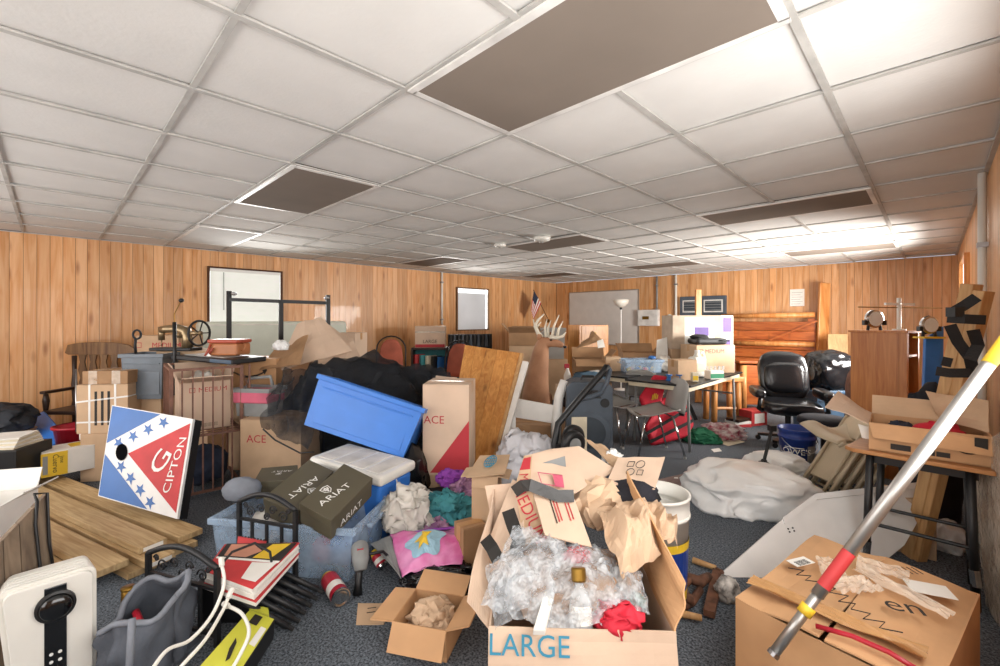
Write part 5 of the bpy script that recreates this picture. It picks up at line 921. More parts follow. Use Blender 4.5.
for k in range(4): build(MB().tube([W(652+k*1.6, 400-k*.4, 4.95), W(653+k*1.6, 393+abs(k-1.5)*1.2, 4.96)], .006, 5), 'hand_print', 'yellow', o)
# ------------------------------------------------------------------ folding tables and what stands on them
tz = .73
def folding_table(label, corner, ln, wd_):
    """room-aligned: ln along +y, wd_ along -x from the near corner"""
    o = thing('folding_table', label, 'table', Vector((corner.x-wd_/2, corner.y+ln/2, 0)), world=True); x0, x1, y0, y1 = corner.x-wd_, corner.x, corner.y, corner.y+ln; cx_, cy_ = (x0+x1)/2, (y0+y1)/2
    build(MB().box((cx_, cy_, tz-.01), (wd_, ln, .02)), 'top', 'black', o, bevel=.003); build(MB().box((cx_, cy_, tz-.045), (wd_-.06, ln-.06, .05)), 'apron', 'cream', o)
    for y in (y0+.12, y1-.12):
        for s, x in ((-1, x0+.08), (1, x1-.08)): lg = build(MB().tube([(x, y, tz-.07), (x+s*.02, y+(.06 if y < cy_ else -.06)*0, .0)], .016, 8), 'leg', 'carton_grey', o, smooth=True)
        build(MB().tube([(x0+.08, y, .45), (x1-.08, y, .45)], .011, 8), 'stretcher', 'carton_grey', o)
    return o
k1 = F(691, 386, tz); folding_table('dark-topped folding table holding the white jug and moving box', k1, 1.75, .76)
k2 = F(600, 375, tz); folding_table('dark-topped folding table holding the clear container', Vector((k1.x-.80, k1.y+.15, 0)), 1.8, .76)
def T(u, d, z=tz+.002): return G(u, d, z)
carton('tan carton on the table corner beside the white jug', .24, .2, .23, T(682, 5.1), 12, mt='kraft')
o = thing('jug', 'white plastic gallon jug with handle behind the tan carton', 'jug', T(697, 5.35), 15); build(MB().box((0, 0, .12), (.17, .15, .24)), 'body', 'white_plastic', o, bevel=.03, seg=3); build(MB().lathe([(.05, .235), (.03, .275), (.024, .3)], 16), 'neck', 'white_plastic', o, smooth=True); build(MB().lathe([(.028, .29), (.028, .32)], 16), 'cap', 'white', o); build(MB().tube([(.03, 0, .28), (.085, 0, .29), (.1, 0, .25), (.085, 0, .17)], .014, 8), 'handle', 'white_plastic', o, smooth=True); build(MB().box((0, -.077, .12), (.12, .002, .1)), 'label_sticker', 'cream', o)
o = carton('small green and white carton at the right of the tan carton', .17, .12, .10, T(714, 5.15), 10, mt='paper', tape=False); build(MB().box((0, -.061, .04), (.172, .002, .05)), 'green_band', 'green_box', o)
for k in range(5): tag(build(MB().lathe([(.014, 0), (.014, .035), (.008, .045)], 10), 'small_bottle', 'clear_glass', loc=T(707+4*k, 5.16, tz+.106)), 'small clear bottle standing on the green and white carton', 'bottle', 'tiny bottles on the green carton')
o = carton('tiny yellow carton at the table corner', .07, .05, .1, T(694.5, 4.93), 5, mt='cream', tape=False); build(MB().box((0, -.0255, .04), (.06, .001, .05)), 'yellow_print', 'yellow', o)
for k, u in enumerate((669, 679)): o = thing('sprinkler_head', ['blue and white spool at the table edge beside the red vest', 'blue and white spool at the table edge before the tan carton'][k], 'spool', T(u, 5.0), 0); build(MB().lathe([(.035, 0), (.035, .012), (.02, .02), (.02, .05), (.035, .058), (.035, .07)], 16), 'reel', 'blue_board', o); build(MB().lathe([(.012, .07), (.012, .075)], 12), 'cap', 'white', o)
lo = carton('grey-brown moving box with red MEDIUM print on the table', .56, .34, .36, T(707, 5.85), 12, mt='kraft', texts=(('front', '□ MEDIUM', .075, 'red_ink', -.06, .28),)); build(MB().box((.2812, 0, .18), (.002, .34, .34)), 'white_side', 'paper', lo); build(MB().box((.283, 0, .05), (.002, .34, .02)), 'red_band', 'red_ink', lo)
o = carton('tall product box with purple print on top of the boxes', .86, .34, .46, Vector((lo.location.x, lo.location.y, 0))+FW*.35+RT*.02+Vector((0, 0, 1.0)), 4, mt='product_grey', tape=False)
o.location.z = 1.02
build(MB().box((-.05, -.171, .25), (.42, .002, .36)), 'white_print', 'paper', o); build(MB().box((-.02, -.173, .24), (.2, .002, .12)), 'battery_picture', 'purple_ink', o); build(MB().box((.34, -.171, .23), (.17, .002, .45)), 'white_print', 'paper', o); build(MB().box((.34, -.173, .33), (.12, .002, .2)), 'purple_print', 'purple_ink', o); build(MB().box((.34, -.173, .08), (.1, .002, .1)), 'purple_print', 'purple_ink', o)
carton('brown carton propping up the tall product box', .6, .3, .286, Vector((lo.location.x, lo.location.y, tz+.002))+FW*.38-RT*.1, 4)
o = thing('briefcase', 'black padded case lying on the MEDIUM box', 'case', lo.location+Vector((0, 0, .366))+RT*(-.0), 6); build(MB().box((0, 0, .04), (.42, .26, .08)), 'shell', 'black', o, bevel=.03, seg=3); build(MB().tube([(.1, -.13, .05), (.12, -.17, .05), (.2, -.17, .05), (.22, -.13, .05)], .01, 6), 'handle', 'strap', o); build(MB().lump((-.1, .02, .07), (.12, .1, .06), 3, .4, 2, 3, .6), 'flap', 'strap', o, smooth=True)
carton('open wooden-brown carton on the left table', .5, .3, .22, T(638, 6.35), -4, mt='kraft_dark', flaps=(170, 30, 20, 40))
o = tote('plastic_container', 'clear plastic container of small parts on the left table', 'container', T(640, 5.85), .50, .3, .17, 'clear_bin', 6, ribs=False, t=.004)
for k in range(9): lumpthing('small_part', 'small '+('yellow', 'red', 'cream', 'blue')[k % 4]+' part inside the clear container', 'part', o.location+RT*(-.16+.04*k)+FW*(.05*((k*7) % 5-2)*.5)+Vector((0, 0, .008)), (.035, .035, .06), ('yellow', 'red_print', 'cream', 'blue_board')[k % 4], k, .4, 2, 2, group='small parts in the clear container')
tag(build(drape([T(618, 5.75, tz+.22), T(660, 5.75, tz+.22), T(664, 5.6, tz+.20), T(612, 5.6, tz+.2)], 8, 4, .02, 3, 4), 'black_mat', 'black', solid=.01), 'black flat tray edge over the clear container', 'tray') if False else None
lumpthing('cloth_bundle', 'white and grey cloth bundle beside the clear container', 'clothing', T(662, 5.95), (.13, .12, .22), 'cloth_white', 5, .5, 2.4); sl('white_flap_board', 'white cardboard piece standing behind the clear container', 'cardboard', [(657, 340, 6.1), (667, 337, 6.1), (668, 358, 6.05), (656, 362, 6.05)], .01, 'paper', 0); carton('small carton left of the clear container', .2, .24, .19, T(611, 6.0), 0, mt='kraft'); lumpthing('blue_glove', 'blue glove on the rim of the clear container', 'glove', T(652, 5.84, tz+.172), (.05, .04, .04), 'blue_board', 4, .4, 2.5)
# beside the deer: cartons, spray bottle, jeans
carton('brown carton stack base beside the deer decoy', .5, .4, .58, G(590, 6.1, 0), 0, mt='kraft_pink', texts=(('front', '□', .1, 'red_ink', -.2, .3),)); carton('brown carton with open top beside the spray bottle', .46, .36, .30, G(590, 6.15, .582), -3, mt='kraft_dark', flaps=(120, 30, None, 40))
sheet('crumpled brown cardboard on the carton by the spray bottle', [(582, 342, 6.3), (594, 332, 6.3), (604, 342, 6.1), (576, 350, 6.0)], 'kraft_dark', .06, seed=5); sl('pale_card', 'pale card standing beside the crumpled cardboard', 'card', [(597, 341, 6.05), (603, 339, 6.05), (605, 347, 6.0), (598, 348, 6.0)], .01, 'paper', 0)
carton('low carton holding the spray bottle and blue jeans', .55, .36, .62, G(580, 5.35, 0), 0, mt='kraft')
o = thing('spray_bottle', 'grey spray bottle with red nozzle', 'spray bottle', G(567.5, 5.3, .622), 0); build(MB().lathe([(.04, 0), (.045, .02), (.045, .13), (.02, .19), (.016, .22)], 18), 'bottle', 'cloth_white', o, smooth=True); build(MB().box((-.01, 0, .245), (.06, .03, .05)), 'nozzle', 'red_plastic', o, bevel=.006); build(MB().tube([(-.02, 0, .235), (-.035, 0, .2)], .006, 6), 'trigger', 'red_plastic', o)
lumpthing('jeans', 'blue jeans bundled beside the spray bottle', 'clothing', G(588, 5.25, .622), (.22, .14, .17), 'denim', 4, .5, 2.4); lumpthing('belt_bag', 'black belt bag under the blue jeans', 'bag', G(572, 5.1, .42), (.15, .1, .2), 'cloth_dark', 4, .4, 2.4)
# ------------------------------------------------------------------ bench, log table and cedar headboard by the far wall
o = thing('log_nightstand', 'cedar log nightstand beside the product box', 'nightstand', G(753, 6.9, 0), -8)
for x in (-.2, .2):
    for y in (-.16, .16): build(MB().tube([(x, y, 0), (x, y, .72)], .045, 10), 'post', 'log', o, smooth=True)
build(MB().box((0, 0, .77), (.56, .44, .04)), 'top', 'cedar', o, bevel=.01); build(MB().box((0, -.155, .42), (.32, .02, .6)), 'door', 'cedar', o, bevel=.004); build(MB().box((0, .02, .42), (.36, .3, .6)), 'carcass', 'cedar', o)
o = thing('log_stool', 'low log-legged stool under the table end', 'stool', G(722, 6.2, 0), 0)
for x in (-.17, .17):
    for y in (-.12, .12): build(MB().tube([(x, y, 0), (x*.95, y, .56)], .04, 10), 'leg', 'log', o, smooth=True)
build(MB().box((0, 0, .60), (.46, .34, .07)), 'seat', 'log', o, bevel=.015); build(MB().tube([(-.17, -.12, .2), (.17, -.12, .2)], .02, 8), 'stretcher', 'log', o)
hb = [PY(u, 330, YF-.25) for u in (722, 815)]
o = wthing('log_headboard', 'wide cedar headboard with log rails against the far wall', 'headboard', [Vector((p.x, p.y, 0)) for p in hb]); x0, x1, y_ = hb[0].x, hb[1].x, YF-.22
for k in range(6): build(MB().box(((x0+x1)/2, y_, .48+k*.165), (x1-x0, .03, .155)), 'plank', 'cedar', o, bevel=.006)
for z in (.98, 1.48): build(MB().tube([(x0, y_-.05, z), (x1, y_-.05, z+.02)], .045, 10), 'rail', 'log', o, smooth=True)
for x in (x0+.05, x1-.05): build(MB().box((x, y_+.02, .72), (.1, .05, 1.44)), 'upright', 'cedar', o)
build(MB().bar((x0+.8, y_-.03, 1.05), (x0+1.5, y_-.03, 1.4), .07, .03), 'brace', 'cedar', o)
for (u0, u1, v0, lab, dd_) in ((818, 831, 283, 'tall orange plank leaning against the far wall right of the notice', 8.0), (694.5, 702, 289.5, 'short orange plank standing in front of the wall air conditioner', 8.3)):
    dd_ *= .98; t_ = W((u0+u1)/2, v0, dd_*.94); w_ = (u1-u0)*dd_*.94/FOC; b_ = G((u0+u1)/2-(4 if u0 > 800 else 0), dd_*.93, 0 if u0 > 800 else 0); tag(build(MB().bar(b_, t_, w_*.8, .05, (FW.x, FW.y, 0)), 'orange_plank', 'log', bevel=.01), lab, 'plank')
sl('cupboard_door', 'pale wooden cupboard door leaning beside the tall orange plank', 'door panel', [(828, 334, 7.0), (848, 334, 6.9), (848, 420, 6.6), (828, 418, 6.7)], .03, 'timber', .004)
# wall things
def wallbox(name, label, cat, u0, u1, v0, v1, th=.05): p, q = PY(u0, v0, YF), PY(u1, v1, YF); o = thing(name, label, cat, ((p.x+q.x)/2, YF-th, min(p.z, q.z)), world=True); return o, min(p.x, q.x), max(p.x, q.x), min(p.z, q.z), max(p.z, q.z)
o, x0, x1, z0, z1 = wallbox('whiteboard', 'large whiteboard on the far wall behind the floor lamp', 'whiteboard', 570, 639, 293, 346); build(MB().box(((x0+x1)/2, YF-.012, (z0+z1)/2), (x1-x0, .02, z1-z0)), 'surface', 'whiteboard', o)
for z in (z0, z1): build(MB().box(((x0+x1)/2, YF-.016, z), (x1-x0+.02, .03, .02)), 'frame', 'aluminium', o)
for x in (x0, x1): build(MB().box((x, YF-.016, (z0+z1)/2), (.02, .03, z1-z0)), 'frame', 'aluminium', o)
o, x0, x1, z0, z1 = wallbox('electrical_panel', 'white electrical panel box on the far wall', 'electrical panel', 639.5, 660, 310, 326); build(MB().box(((x0+x1)/2, YF-.05, (z0+z1)/2), (x1-x0, .1, z1-z0)), 'cabinet', 'white_metal', o, bevel=.006); build(MB().box(((x0+x1)/2, YF-.103, (z0+z1)/2), (x1-x0-.04, .008, z1-z0-.04)), 'door', 'white_metal', o, bevel=.003); build(MB().box(((x0+x1)/2-.04, YF-.109, (z0+z1)/2), (.15, .004, .07)), 'window_plate', 'brass', o)
o, x0, x1, z0, z1 = wallbox('air_conditioner', 'grey framed wall air conditioner unit on the far wall', 'air conditioner', 681, 727, 297, 316); build(MB().box(((x0+x1)/2, YF-.03, (z0+z1)/2), (x1-x0, .06, z1-z0)), 'housing', 'speaker_grey', o, bevel=.005)
for k in (0, 1):
    a_ = x0+.06+k*(x1-x0)*.47; b_ = a_+(x1-x0)*.4; build(MB().box(((a_+b_)/2, YF-.063, z0+.5*(z1-z0)), (b_-a_, .01, (z1-z0)*.62)), 'vent_frame', 'white_metal', o)
    gr = build(MB().box(((a_+b_)/2, YF-.068, z0+.5*(z1-z0)), (b_-a_-.05, .006, (z1-z0)*.5)), 'vent', 'grille', o)
    for j in range(4): build(MB().box(((a_+b_)/2, YF-.072, z0+(.3+.13*j)*(z1-z0)), (b_-a_-.05, .004, .01)), 'slat', 'carton_grey', gr)
o, x0, x1, z0, z1 = wallbox('notice', 'white printed notice on the far wall above the headboard', 'notice', 790, 804.5, 289.5, 306); build(MB().box(((x0+x1)/2, YF-.004, (z0+z1)/2), (x1-x0, .006, z1-z0)), 'paper', 'paper', o)
for j in range(7): build(MB().box(((x0+x1)/2-.02*(j % 2), YF-.0075, z1-.06-j*.04), ((x1-x0)*(.75-.1*(j % 2)), .001, .006)), 'text_line', 'carton_grey', o)
o, x0, x1, z0, z1 = wallbox('thermostat', 'small round white thermostat on the far wall', 'thermostat', 668, 671.5, 314.5, 318); build(MB().lathe([(.04, 0), (.038, .03), (.02, .035)], 16, ((x0+x1)/2, YF-.0, (z0+z1)/2), Matrix.Rotation(R(90), 3, 'X')), 'dial', 'white_plastic', o); build(MB().lathe([(.05, 0), (.05, .01)], 16, ((x0+x1)/2, YF-.0, (z0+z1)/2), Matrix.Rotation(R(90), 3, 'X')), 'base_plate', 'cream', o)
# floor lamp
lp = G(621, 8.9, 0); o = thing('floor_lamp', 'white torchiere floor lamp before the whiteboard', 'floor lamp', lp, 0)
build(MB().lathe([(.14, 0), (.14, .02), (.03, .035)], 24), 'base', 'white', o, smooth=True); build(MB().tube([(0, 0, .03), (0, 0, 1.68)], .013, 8), 'pole', 'white', o); build(MB().lathe([(.02, 1.66), (.09, 1.69), (.14, 1.75), (.16, 1.82), (.15, 1.82), (.08, 1.71)], 24, cap=False), 'shade', 'glass_shade', o, smooth=True); build(MB().lathe([(.025, 1.62), (.03, 1.68)], 12), 'socket', 'black', o)
# flag in the corner
fp = [PX(533, 289, XL+.5), PX(552, 322, XL+.5)]; o = wthing('flag', 'small striped flag with blue canton in the far corner', 'flag', [fp[1]])
top = W(533.5, 290, 10.2); bot2 = PX(549, 321, XL+.09); build(MB().box(bot2+Vector((-.04, 0, 0)), (.08, .06, .08)), 'bracket', 'brass', o); build(MB().tube([top, bot2], .008, 6), 'staff', 'dark_wood', o)
q = [W(534, 291, 10.2), W(541.5, 303, 10.45), W(533, 319, 10.35), W(530.5, 310, 10.15)]; P, _ = qframe(*q)
for k in range(9):
    s0, s1 = k/9, (k+1)/9; build(MB().slab([P(s0, .98 if s0 > .5 else .55, 0), P(s1, .98 if s0 > .5 else .55, 0), P(s1, 0, .02), P(s0, 0, .02)], .004), 'stripe', 'red_print' if k % 2 == 0 else 'paper', o)
build(MB().slab([P(0, 1, 0), P(.55, 1, 0), P(.55, .55, 0), P(0, .55, 0)], .004), 'canton', 'dark_blue_cloth', o)
# back left: dresser, cartons, banquet chairs
o = thing('dresser', 'honey wood dresser in front of the whiteboard', 'dresser', G(588, 8.3, 0), 20); build(MB().box((0, 0, .66), (.62, .42, 1.32)), 'carcass', 'pine', o, bevel=.006)
for k in range(4): dr = build(MB().box((0, -.212, 1.17-k*.3), (.54, .02, .26)), 'drawer', 'pine', o, bevel=.006); build(MB().lathe([(.018, 0), (.022, .025)], 10, (0, -.222, 1.17-k*.3), Matrix.Rotation(R(90), 3, 'X')), 'knob', 'brass', dr)
carton('dark carton stacked high in the back corner', .5, .45, 1.28, G(530, 8.2, 0), 10, mt='kraft_dark'); carton('lower brown carton behind the deer decoy', .5, .4, 1.02, G(526, 6.9, 0), -6, mt='kraft'); carton('open upper carton behind the pine panel', .48, .4, .2, G(525, 6.9, 1.022), -6, mt='kraft_dark', flaps=(60, 60, 40, 50))
o = tote('storage_tote', 'pale grey tote in the back corner beside the antlers', 'storage tote', G(551, 8.0, .72), .44, .36, .55, 'lightgrey_plastic', 5); carton('brown carton under the pale grey tote', .5, .45, .718, G(551, 8.0, 0), 5)
def banquet_chair(label, loc, rz, hgt=.95):
    o = thing('banquet_chair', label, 'chair', loc, rz, group='red banquet chairs'); k = hgt/.95
    def bk(s, t_): a = (s-.5)*2; return (a*.19*(1-.25*max(0, t_-.6)), .2+.05*t_, k*(.5+.42*t_-.12*abs(a)**3*(t_)))
    build(MB().grid(bk, 12, 8), 'backrest', 'red_seat', o, smooth=True, solid=.05); build(MB().box((0, 0, k*.45), (.42, .42, .07)), 'seat', 'red_seat', o, bevel=.025, seg=3)
    build(MB().tube([(-.23, .2, k*.4), (-.23, .24, k*.72)]+[(-.23*math.cos(a), .26, k*(.78+.18*math.sin(a))) for a in [j*math.pi/10 for j in range(11)]]+[(.23, .24, k*.72), (.23, .2, k*.4)], .012, 8), 'back_frame', 'black', o, smooth=True)
    for x in (-.19, .19):
        for y in (-.19, .2): build(MB().tube([(x, y, k*.43), (x*1.08, y*1.08, 0)], .012, 8), 'leg', 'black', o)
    return o
banquet_chair('red banquet chair by the wall left of the taped carton', G(390, 6.9), 10, 1.14); banquet_chair('red banquet chair between the taped carton and the pine panel', G(452, 6.3), -20, 1.1)
o = carton('taped pale carton on the shelf under the white conduit', .5, .4, .36, G(431, 7.6, .95), 4, mt='kraft_pink', texts=(('front', 'LARGE', .08, 'black_ink', .0, .1),)); build(MB().box((0, -.2012, .03), (.49, .002, .05)), 'red_band', 'red_ink', o); build(MB().box((0, -.2012, .26), (.49, .002, .03)), 'tape', 'clear_tape', o)
o = thing('low_shelf', 'open shelf under the taped pale carton', 'shelf', G(431, 7.6, 0), 4)
for z in (.5, .93): build(MB().box((0, 0, z), (.62, .42, .03)), 'shelf_board', 'dark_wood', o)
for x in (-.3, .3): build(MB().box((x, 0, .46), (.03, .42, .92)), 'side_panel', 'dark_wood', o)
build(MB().box((0, .2, .46), (.6, .01, .9)), 'back_panel', 'teal', o)
for k, mt in enumerate(('red_print', 'teal', 'cream', 'black', 'blue_board')): tag(build(MB().box((0, 0, .15), (.05, .2, .3-.02*k)), 'book', mt, loc=G(431, 7.5, .53)+RT*(-.2+k*.1)), ['red', 'teal', 'cream', 'black', 'blue'][k]+' book standing in the open shelf', 'book', 'books in the open shelf')
o = thing('foam_panel', 'black ridged foam panel leaning by the small window', 'foam panel', G(471, 8.4, .0), 20)
build(MB().box((0, .05, .57), (.86, .06, 1.14)), 'backing', 'black', o)
for k in range(11): build(MB().prism([(-.4+k*.078-.036, .9), (-.4+k*.078+.036, .9), (-.4+k*.078+.012, 1.13), (-.4+k*.078-.012, 1.13)], -.03, .02), 'ridge', 'speaker_grey' if k % 2 else 'black', o)
# ------------------------------------------------------------------ right side: office chair, bags, buckets, podium
o = thing('office_chair', 'black leather office chair with padded arms', 'office chair', G(788, 5.05, 0), -20)
def cush(name, c, s, seed, mt='leather', tilt=0): build(MB().lump((0, 0, 0), s, seed, .10, 2.4, 4, 1.0, .55, .7).xf(Matrix.Translation(c) @ Matrix.Rotation(R(tilt), 4, 'X')), name, mt, o, smooth=True)
cush('backrest', (0, .2, .46), (.255, .1, .58), 3, tilt=-10); cush('back_cushion', (0, .15, .56), (.21, .075, .36), 6, tilt=-10); cush('seat', (0, -.05, .36), (.29, .29, .16), 5)
for s in (-1, 1):
    cush('arm_pad', (s*.32, -.06, .54), (.06, .24, .11), 8+s); build(MB().tube([(s*.31, -.2, .56), (s*.33, -.2, .42), (s*.28, -.1, .38)], .022, 8), 'arm_bracket', 'black', o, smooth=True)
build(MB().tube([(0, 0, .1), (0, 0, .38)], .03, 12), 'gas_lift', 'black', o); build(MB().lathe([(.05, .07), (.05, .12)], 14), 'hub', 'black', o)
for k in range(5):
    a = k*2*math.pi/5+.3; e_ = (.3*math.cos(a), .3*math.sin(a), .07); sp = build(MB().bar((0, 0, .095), e_, .05, .03), 'base_arm', 'black', o); build(MB().lathe([(.028, -.012), (.028, .012)], 12, (e_[0], e_[1], .03), Matrix.Rotation(R(90), 3, 'X')), 'caster', 'black', sp)
tote('storage_tote', 'blue-grey tote beneath the big black trash bag', 'storage tote', G(822, 5.55, 0), .52, .4, .56, 'bluegrey_plastic', 8)
tote('storage_tote', 'translucent grey tote next to the blue-grey one', 'storage tote', G(862, 5.5, 0), .28, .34, .56, 'lightgrey_plastic', 8)
lumpthing('trash_bag', 'big shiny black trash bag on the totes', 'bag', G(829, 5.55, .565), (.29, .24, .47), 'black_bag', 12, .22, 2.0, 5, .7, .8)
o = thing('ottoman', 'round dark grey stool seat behind the blue bucket', 'stool', G(824, 4.45, 0), 0); build(MB().lathe([(.2, .36), (.23, .38), (.23, .42), (.2, .44), (.001, .445)], 28), 'cushion', 'cloth_dark', o, smooth=True); build(MB().tube([(0, 0, .02), (0, 0, .37)], .03, 10), 'column', 'black', o); build(MB().lathe([(.2, 0), (.2, .02), (.04, .05)], 24), 'base', 'black', o)
o = thing('bucket', 'blue bucket with white logo and wire handle', 'bucket', G(797, 4.22, 0), 0)
build(MB().lathe([(.01, .004), (.13, .0), (.15, .3), (.158, .302), (.158, .315), (.15, .317), (.152, .37), (.162, .372), (.162, .39), (.147, .39), (.125, .02), (.01, .02)], 32, cap=False), 'pail', 'navy_plastic', o, smooth=True)
build(MB().tube([(.155*math.cos(a), .155*math.sin(a)-.012, .30-.11*math.sin(-a)) for a in [math.pi+k*math.pi/12 for k in range(13)]], .004, 6), 'wire_handle', 'steel', o)
def wrap(txt, size, mt, ang, z, r, nm='lettering'):
    v, f = textmesh(txt, size); mb = MB(); mb.v = [Vector(((r+(z+p.y)*.065)*math.sin(ang+p.x/r), -(r+(z+p.y)*.065)*math.cos(ang+p.x/r), z+p.y)) for p in v]; mb.f = list(f); return build(mb, nm, mt, o)
wrap("LOWE'S", .075, 'white_ink', -.75, .19, .1335)
def patch(a0, a1, z0, z1, mt, nm, r=.1325): build(MB().grid(lambda s, t_: ((r+(z0+(z1-z0)*t_)*.066)*math.sin(a0+(a1-a0)*s), -(r+(z0+(z1-z0)*t_)*.066)*math.cos(a0+(a1-a0)*s), z0+(z1-z0)*t_), 10, 2), nm, mt, o)
patch(.0, .62, .06, .25, 'carton_grey', 'label_sticker'); patch(-1.3, -.2, .115, .122, 'white_ink', 'logo_line'); patch(-1.3, -.2, .225, .232, 'white_ink', 'logo_line')
# tripod, white bag
bgc = G(752, 3.55, 0); lumpthing('white_trash_bag', 'large full white trash bag on the carpet', 'bag', G(752, 3.48, 0), (.47, .40, .27), 'white_bag', 31, .38, 1.5, 5, .35, .85, .8); lumpthing('white_trash_bag', 'smaller white trash bag behind the large one', 'bag', G(777, 4.02, 0), (.28, .2, .22), 'white_bag', 35, .3, 1.8, 5, .35, .85, .7)
o = wthing('tripod_stand', 'thin black tripod stand by the blue bucket', 'tripod', [G(764, 4.0, .1)]); t0 = W(772, 428, 3.86); t1 = W(764, 461, 3.76)
build(MB().tube([t0, t1], .014, 8), 'pole', 'iron', o); build(MB().lump(t1+Vector((0, 0, -.02)), (.025, .025, .04), 1, .0, 1, 2, 1), 'hub', 'iron', o)
for p in ((748, 470, 3.62), (788, 476, 3.62), (759, 462, 3.95)): build(MB().tube([t1, W(*p)], .010, 8), 'leg', 'iron', o)
build(MB().box(t0, (.05, .05, .05), Euler((0, 0, TH))), 'head', 'iron', o)
tag(build(MB().slab([F(655, 480, .022), F(640, 500, .022), F(684, 492, .022), F(790, 462, .022), F(776, 452, .022)][0:1]+[F(690, 494, .022), F(800, 462, .022), F(780, 451, .022)], .02, (0, 0, 9)), 'floor_plank', 'mauve_plank', bevel=.002), 'dusty mauve plank lying flat on the carpet', 'plank')
# folding chairs leaning in a row
def resin_chair(label, base_c, rz, lean):
    o = thing('folding_chair', label, 'chair', base_c, rz, (0, lean), 'folded beige chairs')
    for s in (-1, 1): build(MB().tube([(s*.2, 0, 0), (s*.2, 0, .45), (s*.19, .01, .74)], .016, 8), 'frame_rail', 'beige_plastic', o, smooth=True); build(MB().tube([(s*.17, .03, .02), (s*.17, .03, .6)], .013, 8), 'leg', 'beige_plastic', o, smooth=True)
    build(MB().prism([(-.19, .54), (.19, .54), (.19, .7), (.14, .76), (-.14, .76), (-.19, .7)], -.012, .012), 'backrest', 'beige_plastic', o, bevel=.008); build(MB().prism([(-.18, .14), (.18, .14), (.18, .46), (.13, .5), (-.13, .5), (-.18, .46)], -.02, .012), 'seat', 'beige_plastic', o, bevel=.01)
    for z in (.06, .52): build(MB().tube([(-.2, 0, z), (.2, 0, z)], .010, 8), 'crossbar', 'beige_plastic', o)
    return o
for k, lab in enumerate(('folded beige chair lowest in the leaning row, nearest the white bag', 'second folded beige chair of the leaning row', 'third folded beige chair of the leaning row', 'folded beige chair closest to the oak pedestal')):
    c_ = G(812+11*k, 3.62-.0*k, 0)+RT*.0; resin_chair(lab, c_, 62, 0); o = bpy.data.objects[[x.name for x in bpy.data.objects if x.name.startswith('folding_chair')][-1]]
    # lean along the picture's right: bottom left, top right
    m = Matrix.Rotation(TH, 3, 'Z') @ Matrix.Rotation(R(34), 3, 'Y') @ Matrix.Rotation(R(78), 3, 'Z'); o.rotation_euler = m.to_euler()
o = thing('plastic_tray', 'beige plastic seat shell lying over the folded chairs', 'chair seat', W(842, 436, 3.55), 8, (12, 4)); build(MB().grid(lambda s, t_: ((s-.5)*.46, (t_-.5)*.36, .03*math.sin(s*7)+.04*abs(t_-.5)), 12, 10), 'shell', 'beige_plastic', o, smooth=True, solid=.012)
for s in (-.2, .2): build(MB().tube([(s, -.18, 0), (s*1.15, -.24, .06)], .012, 8), 'peg', 'beige_plastic', o)
# oak pedestal with cross and gauges
o = thing('oak_pedestal', 'tall oak pedestal with open shelf side', 'pedestal', G(885, 4.1, 0), 0); pw, pd, ph = .42, .34, 1.305
pe = o; o.rotation_euler = (0, 0, TH+R(-60))
build(MB().box((-.02, -pd/2+.01, ph/2), (pw-.06, .02, ph)), 'front_panel', 'oak', o); build(MB().box((-pw/2+.01, .01, ph/2), (.02, pd-.02, ph)), 'side_panel', 'oak', o); build(MB().box((0, pd/2-.01, ph/2), (pw-.04, .02, ph)), 'back_panel', 'oak', o); build(MB().box((pw/2-.03, -pd/2+.02, ph/2), (.06, .04, ph)), 'stile', 'oak', o); build(MB().box((0, 0, ph+.01), (pw+.02, pd+.02, .02)), 'top', 'oak', o, bevel=.004)
for z in (.3, .75, 1.1): build(MB().box((0, .01, z), (pw-.05, pd-.05, .02)), 'shelf', 'oak', o)
topz = ph+.021
def gauge(label, loc, rz=0, s=1.0, base=None):
    o = thing('gauge', label, 'gauge', loc, rz, group='round chrome gauges'); z = .085*s+.02
    build(MB().lathe([(.07*s, -.02), (.085*s, -.01), (.085*s, .01), (.07*s, .02)], 28, (0, 0, z), Matrix.Rotation(R(90), 3, 'X')), 'case', 'chrome', o); build(MB().lathe([(.066*s, 0), (.066*s, .002)], 28, (0, -.019, z), Matrix.Rotation(R(90), 3, 'X')), 'dial_face', 'paper', o)
    for x in (-1, 1): build(MB().tube([(x*.05*s, 0, .06*s), (x*.06*s, 0, .0)], .013*s, 8), 'foot', 'black', o); build(MB().box((x*.088*s, 0, z-.035*s), (.03*s, .03, .045*s)), 'bracket', 'black', o)
    return o
gauge('round chrome gauge standing alone on the oak pedestal', pe.location+Vector((0, 0, topz))+RT*(-.10))
o = thing('pipe_cross', 'white pipe cross with a long thin rod on the oak pedestal', 'cross', pe.location+Vector((0, 0, topz))+RT*.13, 0); build(MB().tube([(0, 0, 0), (0, 0, .3)], .017, 10), 'upright', 'white_plastic', o, smooth=True); build(MB().bar((-.13, 0, .245), (.14, 0, .24), .022, .022), 'crossbar', 'whitewood', o); build(MB().tube([(-.38, 0, .215), (.4, 0, .205)], .005, 6), 'rod', 'brass', o); build(MB().lathe([(.05, 0), (.05, .012)], 16), 'base', 'white_plastic', o)
